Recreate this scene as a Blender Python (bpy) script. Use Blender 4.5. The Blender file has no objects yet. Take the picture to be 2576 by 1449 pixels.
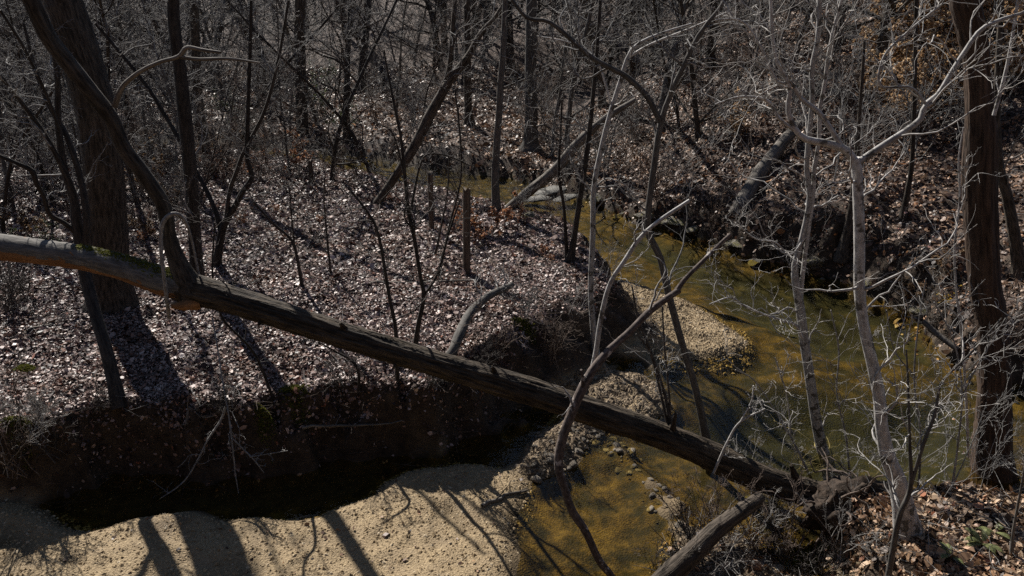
import bpy, bmesh, math, random
import numpy as np

rng = np.random.default_rng(7)
random.seed(7)
scene = bpy.context.scene
COL = scene.collection

# ------------------------------------------------------------------ camera, sky, sun, exposure
CAM_H, PITCH, F, CX, CY = 6.5, math.radians(22.0), 2022.0, 1288.0, 724.5
cam_data = bpy.data.cameras.new('camera')
cam_data.sensor_width = 36.0
cam_data.lens = 36.0 * F / 2576.0
cam_data.clip_start, cam_data.clip_end = 0.1, 2000.0
cam = bpy.data.objects.new('camera', cam_data)
cam.location = (0, 0, CAM_H)
cam.rotation_euler = (math.pi / 2 - PITCH, 0, 0)
COL.objects.link(cam)
scene.camera = cam

SUN_EL, SUN_AZ = math.radians(36.5), math.radians(31.0)      # azimuth: to the left of straight ahead (+Y)
TO_SUN = np.array([-math.sin(SUN_AZ) * math.cos(SUN_EL), math.cos(SUN_AZ) * math.cos(SUN_EL), math.sin(SUN_EL)])
world = bpy.data.worlds.new('World')
scene.world = world
world.use_nodes = True
wn, wl = world.node_tree.nodes, world.node_tree.links
wn.clear()
sky = wn.new('ShaderNodeTexSky')
sky.sky_type = 'NISHITA'
sky.sun_disc = False
sky.sun_elevation = SUN_EL
sky.sun_rotation = -SUN_AZ
sky.altitude = 250.0
sky.air_density, sky.dust_density, sky.ozone_density = 0.75, 0.3, 1.0
bg = wn.new('ShaderNodeBackground')
bg.inputs['Strength'].default_value = 0.05
wo = wn.new('ShaderNodeOutputWorld')
wl.new(sky.outputs[0], bg.inputs[0])
wl.new(bg.outputs[0], wo.inputs[0])

sd_ = bpy.data.lights.new('sun', 'SUN')
sd_.energy = 5.0
sd_.angle = math.radians(0.5)
sd_.color = (1.0, 0.955, 0.89)
sun = bpy.data.objects.new('sun', sd_)
from mathutils import Vector
sun.rotation_euler = Vector(TO_SUN).to_track_quat('Z', 'Y').to_euler()
sun.location = (-10, 20, 20)
COL.objects.link(sun)

scene.view_settings.view_transform = 'Standard'
scene.view_settings.look = 'None'
scene.view_settings.exposure = 0.72
scene.view_settings.gamma = 1.0
scene.view_settings.use_curve_mapping = False
scene.render.engine = 'CYCLES'
scene.cycles.max_bounces = 4
scene.cycles.diffuse_bounces = 1
scene.cycles.glossy_bounces = 1
scene.cycles.transmission_bounces = 4
scene.cycles.transparent_max_bounces = 8
scene.cycles.caustics_reflective = False
scene.cycles.caustics_refractive = False
scene.cycles.use_denoising = False
scene.cycles.debug_use_spatial_splits = False

# ------------------------------------------------------------------ measuring helpers
CP, SP = math.cos(PITCH), math.sin(PITCH)
CAMP = np.array([0, 0, CAM_H])
def ray(px, py):
    u, v = (px - CX) / F, -(py - CY) / F
    return np.array([u, CP + v * SP, -SP + v * CP])          # depth along the lens axis is 1
def at(px, py, Y):
    d = ray(px, py)
    return CAMP + d * (Y / d[1])
def atz(px, py, z):
    d = ray(px, py)
    return CAMP + d * ((z - CAM_H) / d[2])
def depth(p):
    return p[1] * CP - (p[2] - CAM_H) * SP
def project(p):
    p = np.asarray(p, float)
    q = p - CAMP
    dz = q[..., 1] * CP - q[..., 2] * SP
    up = q[..., 1] * SP + q[..., 2] * CP
    return CX + F * q[..., 0] / dz, CY - F * up / dz, dz
def polyz(pts, z):
    return np.array([atz(x, y, z)[:2] for x, y in pts])

# ------------------------------------------------------------------ noise
class Waves:
    def __init__(s, seed, n=24, f0=0.2, f1=1.5, p=1.0):
        r = np.random.default_rng(seed)
        s.f = np.exp(r.uniform(math.log(f0), math.log(f1), n))
        a = r.uniform(0, 2 * math.pi, n)
        s.kx, s.ky = np.cos(a) * s.f * 6.283, np.sin(a) * s.f * 6.283
        s.ph = r.uniform(0, 6.283, n)
        s.a = (s.f / f0) ** (-p)
        s.a = s.a / math.sqrt((s.a ** 2).sum() / 2)
    def __call__(s, x, y):
        o = np.zeros_like(x, dtype=float)
        for kx, ky, ph, a in zip(s.kx, s.ky, s.ph, s.a):
            o += a * np.sin(kx * x + ky * y + ph)
        return o
W_BIG, W_MID, W_FINE, W_RIP = Waves(1, 18, .05, .3), Waves(2, 24, .3, 1.6), Waves(3, 36, 1.2, 5.0, .8), Waves(4, 30, 1.0, 3.5, .7)

def sdf(poly, x, y):
    """distance to a polygon, positive inside"""
    x, y = np.asarray(x, float), np.asarray(y, float)
    d = np.full(x.shape, 1e18)
    ins = np.zeros(x.shape, bool)
    n = len(poly)
    for i in range(n):
        ax, ay = poly[i]
        bx, by = poly[(i + 1) % n]
        ex, ey = bx - ax, by - ay
        L = ex * ex + ey * ey + 1e-12
        t = np.clip(((x - ax) * ex + (y - ay) * ey) / L, 0, 1)
        dx, dy = x - ax - t * ex, y - ay - t * ey
        d = np.minimum(d, dx * dx + dy * dy)
        c = ((ay > y) != (by > y)) & (x < (bx - ax) * (y - ay) / (by - ay + 1e-15) + ax)
        ins ^= c
    d = np.sqrt(d)
    return np.where(ins, d, -d)
def sst(a, b, x):
    t = np.clip((x - a) / (b - a), 0, 1)
    return t * t * (3 - 2 * t)

# ------------------------------------------------------------------ lie of the land
ZW = -0.05                                                    # water level
PEN = polyz([(-900, 1112), (-300, 1085), (0, 1064), (150, 1048), (280, 1012), (480, 1024), (620, 1014), (720, 1004), (850, 972),
             (1000, 968), (1100, 965), (1190, 915), (1280, 842), (1380, 778), (1470, 742), (1535, 718), (1515, 670), (1485, 622),
             (1440, 570), (1380, 535), (1250, 505), (1130, 478), (1000, 450), (900, 427), (800, 404), (600, 374), (300, 355),
             (0, 342), (-900, 322)], 1.0)
BACK = list(map(tuple, polyz([(3600, 1090), (3000, 1000), (2576, 955), (2480, 940), (2430, 915), (2380, 872), (2300, 795), (2200, 722),
             (2100, 694), (1950, 655), (1800, 604), (1720, 574), (1620, 552), (1560, 533), (1480, 496), (1420, 474), (1350, 452),
             (1250, 437), (1150, 425), (1060, 412), (950, 395), (800, 372), (400, 346), (0, 326), (-900, 306)], 0.1)))
BACK = np.array(BACK + [(-200, 60), (-200, 400), (300, 400), (300, 8)])
NEAR = np.array(list(map(tuple, polyz([(2140, 1232), (2190, 1226), (2300, 1232), (2450, 1224), (2576, 1232), (3400, 1300)], 0.75)))
             + [(60, 6), (60, -80), (-60, -80), (-60, 2), (1.6, 2.6), (2.1, 4.0)] + list(map(tuple, polyz([(2300, 1449), (2220, 1370), (2150, 1290)], 0.6))))
HILL = np.array(list(map(tuple, polyz([(3400, 960), (2700, 905), (2450, 850), (2340, 740), (2200, 655), (2050, 615), (1900, 560), (1700, 500),
             (1560, 440), (1500, 370), (1460, 290)], 0.6))) + [(9, 55), (16, 110), (300, 110), (300, 6)])
SANDBAR = polyz([(-900, 1270), (0, 1262), (100, 1272), (220, 1296), (560, 1298), (800, 1282), (930, 1225), (1000, 1170), (1150, 1140), (1290, 1165), (1345, 1215), (1325, 1290), (1290, 1370), (1262, 1449),
             (1250, 1620), (600, 1900), (-900, 1900)], 0.05)
GRAVA = polyz([(1500, 640), (1540, 670), (1600, 706), (1700, 742), (1800, 782), (1880, 826), (1900, 862), (1870, 900), (1760, 912), (1690, 905), (1600, 860), (1560, 760)], 0.0)
COBB = polyz([(1430, 960), (1520, 930), (1600, 930), (1660, 965), (1690, 1020), (1650, 1065), (1560, 1050), (1480, 1100), (1420, 1160), (1360, 1200), (1300, 1180), (1360, 1100)], 0.0)
GAP = polyz([(1560, 860), (1640, 870), (1700, 915), (1690, 960), (1600, 930)], 0.0)
RIFF = polyz([(1540, 1110), (1600, 1120), (1660, 1200), (1720, 1260), (1760, 1340), (1740, 1420), (1690, 1400), (1660, 1300), (1600, 1210), (1530, 1150)], 0.0)
SILT = polyz([(1700, 1310), (1850, 1290), (1960, 1330), (2060, 1380), (2200, 1470), (2300, 1900), (1560, 1900), (1600, 1500), (1660, 1400)], 0.1)
DEEP = polyz([(1770, 1070), (1830, 1015), (1960, 990), (2090, 1005), (2200, 1035), (2380, 1010), (2440, 1080), (2400, 1165), (2150, 1195), (1900, 1165), (1800, 1115)], -0.2)
EDGE = polyz([(1560, 600), (1740, 700), (1900, 790), (2010, 850), (2120, 880), (2300, 880), (2360, 900), (2290, 810), (2180, 740), (2050, 710), (1900, 680), (1720, 620), (1620, 580)], -0.1)

def land(x, y, fine=True):
    x, y = np.asarray(x, float), np.asarray(y, float)
    mid, fi = W_MID(x, y), (W_FINE(x, y) if fine else 0)
    bed = ZW - 0.14 + 0.02 * mid + 0.008 * fi
    bed = bed - 0.055 * sst(1.6, 3.2, x) * sst(15, 12, y)
    bed = bed - 0.38 * sst(-0.5, 0.7, sdf(DEEP, x, y)) - 0.20 * sst(-0.4, 0.4, sdf(EDGE, x, y))
    def lift(z, poly, top, w0, w1, rough):
        s = sst(w0, w1, sdf(poly, x, y) + 0.06 * mid)
        return z * (1 - s) + s * (top + rough)
    bed = lift(bed, SANDBAR, 0.045, -0.35, 0.3, 0.018 * mid + 0.009 * fi)
    bed = lift(bed, GRAVA, 0.05, -0.35, 0.45, 0.012 * fi)
    bed = lift(bed, COBB, 0.10, -0.35, 0.45, 0.02 * fi)
    bed = lift(bed, GAP, 0.02, -0.2, 0.3, 0.01 * fi)
    bed = lift(bed, RIFF, -0.055, -0.25, 0.2, 0.02 * fi)
    bed = lift(bed, SILT, 0.12, -0.6, 0.9, 0.04 * mid + 0.02 * fi)
    sp = sdf(PEN, x, y) + 0.05 * mid + 0.06 * fi
    w = 0.32 + 0.75 * sst(-0.8, 0.8, x) * sst(20, 13, y)
    s = sst(-w, 0.12, sp)
    pz = 1.0 + 0.012 * np.clip(sp, 0, 12) + 0.07 * W_BIG(x, y) * sst(0, 2, sp) + 0.035 * mid * sst(0, .6, sp) + 0.012 * fi
    z = bed * (1 - s) + pz * s
    sb = sdf(BACK, x, y) + 0.10 * mid + 0.05 * fi
    s = sst(-0.15, 0.75, sb)
    hs = np.clip(sdf(HILL, x, y) + 0.3 * W_BIG(x, y), 0, None)
    hz = 0.46 * hs / (1 + (hs / 26) ** 2) ** 0.5
    far = np.clip(y - 42, 0, None)
    bz = 0.5 + 0.012 * np.clip(sb, 0, 40) + hz + 0.13 * far / (1 + (far / 120) ** 2) ** 0.5 + 0.10 * W_BIG(x, y) * sst(0.3, 3, sb) + 0.05 * mid * sst(0, 1, sb) + 0.02 * fi
    z = z * (1 - s) + np.maximum(bz, z) * s
    sn = sdf(NEAR, x, y) + 0.06 * mid + 0.03 * fi
    s = sst(-0.45, 0.25, sn)
    nz = 0.72 + 0.10 * np.clip(sn, 0, 3) + 0.04 * mid + 0.012 * fi
    z = z * (1 - s) + np.maximum(nz, z) * s
    return z + 5.0 * sst(3.6, .3, y) + 0.55 * np.clip(.3 - y, 0, None)  # unseen slope rising behind the camera, added to block sky light
def ground(x, y):
    return float(land(x, y))
def hit(px, py):
    """the point of the land seen at a picture point"""
    d = ray(px, py)
    t = np.linspace(5, 140, 5400)
    p = CAMP[None] + d[None] * t[:, None]
    z = land(p[:, 0], p[:, 1])
    i = int(np.argmax(p[:, 2] < z))
    return np.array([p[i, 0], p[i, 1], z[i]])

# ------------------------------------------------------------------ materials
MATS = {}
class NT:
    def __init__(s, name):
        s.m = bpy.data.materials.new(name)
        s.m.use_nodes = True
        s.t = s.m.node_tree
        s.t.nodes.clear()
        s.out = s.n('ShaderNodeOutputMaterial')
        MATS[name] = s.m
    def n(s, kind, **kw):
        x = s.t.nodes.new(kind)
        for k, v in kw.items():
            setattr(x, k, v)
        return x
    def l(s, a, b):
        s.t.links.new(a, b)
    def noise(s, vec, scale, detail=4, rough=.55, dim='3D'):
        x = s.n('ShaderNodeTexNoise', noise_dimensions=dim)
        x.inputs['Scale'].default_value, x.inputs['Detail'].default_value, x.inputs['Roughness'].default_value = scale, detail, rough
        if vec is not None: s.l(vec, x.inputs['Vector'])
        return x
    def ramp(s, fac, stops, interp='LINEAR'):
        x = s.n('ShaderNodeValToRGB')
        x.color_ramp.interpolation = interp
        e = x.color_ramp.elements
        while len(e) < len(stops): e.new(0.5)
        for el, (p, c) in zip(e, stops):
            el.position = p
            el.color = (c[0], c[1], c[2], 1)
        s.l(fac, x.inputs[0])
        return x.outputs[0]
    def mix(s, fac, a, b, mode='MIX'):
        x = s.n('ShaderNodeMix', data_type='RGBA', blend_type=mode)
        for sock, v in ((x.inputs[0], fac), (x.inputs[6], a), (x.inputs[7], b)):
            if hasattr(v, 'links'): s.l(v, sock)
            elif isinstance(v, (int, float)): sock.default_value = v
            else: sock.default_value = (*v, 1)
        return x.outputs[2]
    def math(s, op, a, b=0.0, clamp=False):
        x = s.n('ShaderNodeMath', operation=op, use_clamp=clamp)
        for sock, v in ((x.inputs[0], a), (x.inputs[1], b)):
            if hasattr(v, 'links'): s.l(v, sock)
            else: sock.default_value = v
        return x.outputs[0]
    def bump(s, h, strength, dist):
        x = s.n('ShaderNodeBump')
        x.inputs['Strength'].default_value, x.inputs['Distance'].default_value = strength, dist
        s.l(h, x.inputs['Height'])
        return x.outputs[0]
    def bsdf(s, col, rough=.8, spec=.3, normal=None):
        x = s.n('ShaderNodeBsdfPrincipled')
        if hasattr(col, 'links'): s.l(col, x.inputs['Base Color'])
        else: x.inputs['Base Color'].default_value = (*col, 1)
        if hasattr(rough, 'links'): s.l(rough, x.inputs['Roughness'])
        else: x.inputs['Roughness'].default_value = rough
        x.inputs['Specular IOR Level'].default_value = spec
        if normal is not None: s.l(normal, x.inputs['Normal'])
        s.l(x.outputs[0], s.out.inputs['Surface'])
        return x
    def attr(s, name):
        return s.n('ShaderNodeAttribute', attribute_name=name)

def bark(name, dark, light, ridge=14.0, stretch=.12, bump=.02, lichen=None, lich=.62, spec=.25, rough=.85):
    t = NT(name)
    a = t.attr('barkco').outputs['Vector']
    mp = t.n('ShaderNodeMapping')
    mp.inputs['Scale'].default_value = (1, 1, stretch)
    t.l(a, mp.inputs['Vector'])
    n1 = t.noise(mp.outputs[0], ridge, 3 if bump > .004 else 1, .65)
    n2 = t.noise(a, 3.0, 1, .6)
    c = t.ramp(n1.outputs[0], [(.36, dark), (.66, light)])
    c = t.mix(t.math('MULTIPLY', n2.outputs[0], .55), c, tuple(x * .55 for x in dark))
    if lichen is not None:
        n3 = t.noise(a, 5.0, 3, .7)
        c = t.mix(t.ramp(n3.outputs[0], [(lich, (0, 0, 0)), (lich + .05, (1, 1, 1))]), c, lichen)
    oi = t.n('ShaderNodeObjectInfo')
    hv = t.n('ShaderNodeHueSaturation')
    t.l(c, hv.inputs['Color'])
    t.l(t.math('ADD', t.math('MULTIPLY', oi.outputs['Random'], .5), .75), hv.inputs['Value'])
    t.bsdf(hv.outputs[0], rough, spec, t.bump(n1.outputs[0], .9, bump) if bump > .004 else None)
    return t.m
bark('bark_furrowed', (.026, .021, .016), (.15, .122, .095), 30, .16, .03)
bark('bark_dark', (.025, .021, .018), (.085, .072, .060), 34, .2, .015)
bark('bark_grey', (.075, .068, .060), (.19, .175, .155), 30, .25, .008)
bark('bark_pale', (.32, .30, .275), (.66, .63, .59), 26, .5, .006, (.10, .09, .075), .555, .35, .7)
bark('bark_red', (.034, .023, .017), (.15, .098, .068), 24, .10, .035)
bark('bark_rosy', (.055, .041, .034), (.18, .142, .122), 30, .5, .006, (.40, .36, .33), .60)
bark('bark_log', (.020, .015, .010), (.155, .118, .082), 24, .11, .08)
bark('wood_weathered', (.07, .060, .049), (.26, .23, .195), 34, .07, .012)
bark('wood_orange', (.16, .075, .03), (.36, .19, .085), 30, .06, .006)
bark('wood_brown', (.030, .023, .016), (.15, .118, .09), 30, .07, .03)
bark('twig_grey', (.15, .142, .132), (.36, .345, .325), 40, .5, .002)
bark('twig_pale', (.24, .223, .203), (.50, .473, .44), 40, .5, .002)
bark('twig_dark', (.05, .043, .038), (.14, .122, .108), 40, .5, .002)
bark('twig_brown', (.09, .065, .05), (.24, .185, .15), 40, .5, .002)
bark('post_wood', (.045, .034, .026), (.15, .118, .09), 30, .05, .006)
bark('root_soil', (.018, .012, .008), (.065, .044, .030), 12, 1, .03)

def leafmat(name, stops, trans=.35, rough=.5, spec=.4, patch=None):
    t = NT(name)
    g = t.n('ShaderNodeNewGeometry')
    c = t.ramp(g.outputs['Random Per Island'], stops)
    if patch:
        pn = t.noise(t.n('ShaderNodeTexCoord').outputs['Object'], .9, 3, .6)
        c = t.mix(t.ramp(pn.outputs[0], [(.47, (0, 0, 0)), (.62, (1, 1, 1))]), c, t.mix(1.0, c, patch, 'MULTIPLY'))
    b = t.bsdf(c, rough, spec)
    tr = t.n('ShaderNodeBsdfTranslucent')
    t.l(c, tr.inputs[0])
    mx = t.n('ShaderNodeMixShader')
    mx.inputs[0].default_value = trans
    t.l(b.outputs[0], mx.inputs[1]); t.l(tr.outputs[0], mx.inputs[2])
    t.l(mx.outputs[0], t.out.inputs['Surface'])
    return t.m
leafmat('litter_leaf', [(0, (.030, .018, .014)), (.22, (.090, .054, .044)), (.45, (.22, .145, .122)), (.7, (.40, .295, .258)), (.93, (.55, .43, .38)), (.97, (.32, .11, .055)), (1, (.60, .48, .42))], .10, .5, .35, (.62, .50, .42))
leafmat('litter_tan', [(0, (.045, .027, .016)), (.25, (.15, .09, .052)), (.55, (.37, .245, .15)), (.9, (.60, .44, .30)), (1, (.28, .10, .045))], .12, .5, .35, (.8, .65, .52))
leafmat('litter_hill', [(0, (.026, .016, .011)), (.28, (.085, .050, .034)), (.6, (.23, .145, .098)), (.9, (.46, .32, .22)), (1, (.38, .18, .07))], .10, .5, .32, (.75, .6, .48))
leafmat('beech_leaf', [(0, (.42, .26, .13)), (.5, (.62, .43, .25)), (1, (.76, .58, .38))], .45, .5, .3)
leafmat('rust_leaf', [(0, (.22, .09, .045)), (.5, (.36, .165, .08)), (1, (.46, .26, .13))], .45, .5, .3)
leafmat('brown_leaf', [(0, (.13, .075, .04)), (.5, (.23, .145, .08)), (1, (.33, .22, .12))], .4, .55, .3)
leafmat('white_leaf', [(0, (.42, .38, .36)), (.6, (.60, .55, .52)), (.85, (.55, .16, .11)), (1, (.55, .30, .08))], .35, .4, .5)
leafmat('green_leaf', [(0, (.030, .050, .012)), (.5, (.060, .095, .022)), (1, (.11, .14, .035))], .35, .45, .4)
leafmat('yellow_leaf', [(0, (.45, .27, .03)), (1, (.60, .42, .06))], .5, .5, .3)
leafmat('fern_leaf', [(0, (.14, .16, .05)), (1, (.29, .30, .13))], .35, .5, .4)
leafmat('moss_tuft', [(0, (.07, .075, .012)), (1, (.17, .165, .03))], .3, .8, .1)
leafmat('dry_grass', [(0, (.16, .12, .07)), (1, (.36, .29, .18))], .3, .7, .2)

def ground_mat():
    t = NT('forest_floor')
    co = t.n('ShaderNodeTexCoord').outputs['Object']
    m = t.n('ShaderNodeSeparateColor')
    t.l(t.attr('mask').outputs['Color'], m.inputs[0])
    sandm, wetm, soilm = m.outputs[0], m.outputs[1], m.outputs[2]
    v = t.n('ShaderNodeTexVoronoi', feature='F1')
    v.inputs['Scale'].default_value = 16
    v.inputs['Randomness'].default_value = 1
    t.l(co, v.inputs['Vector'])
    sep = t.n('ShaderNodeSeparateColor')
    t.l(v.outputs['Color'], sep.inputs[0])
    leafc = t.ramp(sep.outputs[0], [(0, (.022, .014, .010)), (.35, (.060, .038, .028)), (.7, (.125, .083, .062)), (1, (.22, .155, .118))])
    big = t.noise(co, .5, 2)
    leafc = t.mix(t.math('MULTIPLY', big.outputs[0], .5), leafc, (.05, .036, .026))
    soil = t.ramp(t.noise(co, 6, 3, .7).outputs[0], [(.3, (.022, .015, .010)), (.7, (.085, .060, .040))])
    g1 = t.noise(co, 55, 2, .75)
    g2 = t.noise(co, 2.2, 3, .6)
    vg = t.n('ShaderNodeTexVoronoi', feature='F1')
    vg.inputs['Scale'].default_value = 42
    t.l(co, vg.inputs['Vector'])
    sepg = t.n('ShaderNodeSeparateColor'); t.l(vg.outputs['Color'], sepg.inputs[0])
    sand = t.ramp(g1.outputs[0], [(.3, (.20, .142, .074)), (.5, (.325, .24, .134)), (.72, (.45, .345, .205))])
    sand = t.mix(t.math('MULTIPLY', sepg.outputs[0], .45), sand, (.20, .145, .09))
    sand = t.mix(t.ramp(g2.outputs[0], [(.42, (0, 0, 0)), (.68, (.5, .5, .5))]), sand, (.235, .175, .11))
    geo = t.n('ShaderNodeNewGeometry')
    sx = t.n('ShaderNodeSeparateXYZ'); t.l(geo.outputs['Position'], sx.inputs[0])
    dm = t.n('ShaderNodeMapRange'); t.l(t.math('ADD', sx.outputs['Z'], t.math('MULTIPLY', g2.outputs[0], .06)), dm.inputs[0])
    for i, vv in zip((1, 2, 3, 4), (.0, .075, .75, 0)): dm.inputs[i].default_value = vv
    sand = t.mix(dm.outputs[0], sand, (.085, .058, .030))
    g3 = t.noise(co, 3.2, 4, .7)
    wet = t.ramp(g3.outputs[0], [(.38, (.010, .008, .004)), (.46, (.028, .019, .006)), (.56, (.074, .047, .013)), (.68, (.135, .090, .026))])
    g4 = t.noise(co, 14, 2, .7)
    wet = t.mix(t.ramp(g4.outputs[0], [(.58, (0, 0, 0)), (.68, (.65, .65, .65))]), wet, (.018, .014, .007))
    silt = t.ramp(g3.outputs[0], [(.38, (.006, .008, .006)), (.54, (.014, .016, .009)), (.68, (.046, .038, .015))])  # deep bed coloured darker, standing in for light absorbed by deep water
    dp = t.n('ShaderNodeMapRange'); t.l(sx.outputs['Z'], dp.inputs[0])
    for i, vv in zip((1, 2, 3, 4), (-.34, -.20, 1, 0)): dp.inputs[i].default_value = vv
    wet = t.mix(dp.outputs[0], wet, silt)
    c = t.mix(soilm, leafc, soil)
    c = t.mix(sandm, c, sand)
    c = t.mix(wetm, c, wet)
    hb = t.math('ADD', t.math('MULTIPLY', g1.outputs[0], .6), t.math('MULTIPLY', vg.outputs['Distance'], .9))
    hb = t.math('MULTIPLY', hb, .014)
    b = t.bsdf(c, .85, .25, t.bump(hb, .8, 1.0))
    return t.m
ground_mat()

def water_mat():
    t = NT('creek_water')
    co = t.n('ShaderNodeTexCoord').outputs['Object']
    mp = t.n('ShaderNodeMapping'); mp.inputs['Scale'].default_value = (1, 1, 1)
    t.l(co, mp.inputs[0])
    n1 = t.noise(mp.outputs[0], 3.0, 3, .5)
    n2 = t.noise(mp.outputs[0], 16.0, 3, .55)
    rf = t.attr('riffle').outputs['Fac']
    h = t.math('ADD', t.math('MULTIPLY', n1.outputs[0], .016), t.math('MULTIPLY', n2.outputs[0], t.math('ADD', t.math('MULTIPLY', rf, .022), .0020)))
    nb = t.bump(h, 1.0, 1.0)
    lw = t.n('ShaderNodeLayerWeight'); lw.inputs[0].default_value = .5
    t.l(nb, lw.inputs['Normal'])
    fac = t.math('ADD', t.math('MULTIPLY', t.math('POWER', lw.outputs['Facing'], 5.0), .98), .02)
    gl = t.n('ShaderNodeBsdfGlossy')
    gl.inputs['Roughness'].default_value = 0.03
    t.l(nb, gl.inputs['Normal'])
    tr = t.n('ShaderNodeBsdfTransparent')
    tr.inputs[0].default_value = (.94, .86, .56, 1)
    mx = t.n('ShaderNodeMixShader')
    t.l(fac, mx.inputs[0]); t.l(tr.outputs[0], mx.inputs[1]); t.l(gl.outputs[0], mx.inputs[2])
    t.l(mx.outputs[0], t.out.inputs['Surface'])
water_mat()

def stone_mat(name, stops, moss=None, rough=.8, isl=True):
    t = NT(name)
    co = t.n('ShaderNodeTexCoord').outputs['Object']
    n = t.noise(co, 7, 6, .65)
    if isl:
        g = t.n('ShaderNodeNewGeometry')
        oi = t.n('ShaderNodeObjectInfo')
        f = t.math('ADD', t.math('MULTIPLY', t.math('FRACT', t.math('ADD', g.outputs['Random Per Island'], oi.outputs['Random'])), .75), t.math('MULTIPLY', n.outputs[0], .25))
    else:
        f = n.outputs[0]
    c = t.ramp(f, stops)
    if moss is not None:
        m = t.noise(co, 2.5, 5, .7)
        c = t.mix(t.ramp(m.outputs[0], [(.5, (0, 0, 0)), (.6, (1, 1, 1))]), c, moss)
    t.bsdf(c, rough, .3, t.bump(n.outputs[0], .8, .05))
stone_mat('gravel_stone', [(0, (.17, .118, .062)), (.4, (.295, .212, .115)), (.75, (.40, .30, .175)), (1, (.54, .46, .34))])
stone_mat('brown_gravel', [(0, (.06, .042, .026)), (.4, (.16, .115, .07)), (.75, (.28, .21, .135)), (1, (.42, .35, .26))])
stone_mat('cobble_stone', [(0, (.05, .042, .032)), (.4, (.15, .122, .09)), (.8, (.27, .225, .17)), (1, (.40, .35, .28))], None, .6)
stone_mat('boulder_stone', [(.2, (.05, .044, .034)), (.5, (.14, .124, .098)), (.8, (.30, .27, .22))], (.14, .125, .03), .85, False)
stone_mat('slab_stone', [(.2, (.055, .052, .043)), (.5, (.115, .108, .092)), (.8, (.20, .188, .162))], None, .7, False)

# ------------------------------------------------------------------ mesh helpers
class Geo:
    def __init__(s):
        s.v, s.q, s.t, s.b, s.n = [], [], [], [], 0
    def add(s, v, quads=None, tris=None, bark=None):
        v = np.asarray(v, float).reshape(-1, 3)
        s.v.append(v)
        s.b.append(np.zeros_like(v) if bark is None else np.asarray(bark).reshape(-1, 3))
        if quads is not None and len(quads): s.q.append(np.asarray(quads, np.int64).reshape(-1, 4) + s.n)
        if tris is not None and len(tris): s.t.append(np.asarray(tris, np.int64).reshape(-1, 3) + s.n)
        s.n += len(v)
        return s
    def mesh(s, name, mat, org=(0, 0, 0), smooth=True, barkco=True):
        v = np.concatenate(s.v) - np.asarray(org)[None]
        q = np.concatenate(s.q) if s.q else np.zeros((0, 4), np.int64)
        t = np.concatenate(s.t) if s.t else np.zeros((0, 3), np.int64)
        me = bpy.data.meshes.new(name)
        me.vertices.add(len(v))
        me.vertices.foreach_set('co', v.astype(np.float32).ravel())
        idx = np.concatenate([q.ravel(), t.ravel()]).astype(np.int32)
        me.loops.add(len(idx))
        me.loops.foreach_set('vertex_index', idx)
        tot = np.concatenate([np.full(len(q), 4), np.full(len(t), 3)]).astype(np.int32)
        start = (np.cumsum(tot) - tot).astype(np.int32)
        me.polygons.add(len(tot))
        me.polygons.foreach_set('loop_start', start)
        me.polygons.foreach_set('use_smooth', np.full(len(tot), smooth))
        if barkco:
            a = me.attributes.new('barkco', 'FLOAT_VECTOR', 'POINT')
            a.data.foreach_set('vector', np.concatenate(s.b).astype(np.float32).ravel())
        me.materials.append(MATS[mat])
        me.update(calc_edges=True)
        return me
def link(name, me, parent=None, loc=None):
    o = bpy.data.objects.new(name, me)
    COL.objects.link(o)
    if parent is not None: o.parent = parent
    if name in ('twigs', 'limbs', 'stems', 'foliage', 'roots'): o['kind'] = 'stuff'
    if loc is not None: o.location = loc
    return o
def tag(o, label, cat=None, group=None, kind=None):
    o['label'] = label
    if cat: o['category'] = cat
    if group: o['group'] = group
    if kind: o['kind'] = kind
    return o
def thing(name, label, cat, loc=(0, 0, 0), group=None):
    o = bpy.data.objects.new(name, None)
    o.empty_display_size = .1
    COL.objects.link(o)
    o.location = loc
    return tag(o, label, cat, group)
def copy_tree(root, loc, rz, sc):
    r = root.copy()
    COL.objects.link(r)
    tilt = .13 * math.sin(loc[0] * 12.9 + loc[1] * 78.2), .13 * math.sin(loc[0] * 39.3 + loc[1] * 11.1)
    r.location, r.rotation_euler, r.scale = loc, (tilt[0], tilt[1], rz), (sc, sc, sc)
    for ch in KIDS[root['kid']]:
        c = ch.copy()
        COL.objects.link(c)
        c.parent = r
    return r
KIDS = {}

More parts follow.
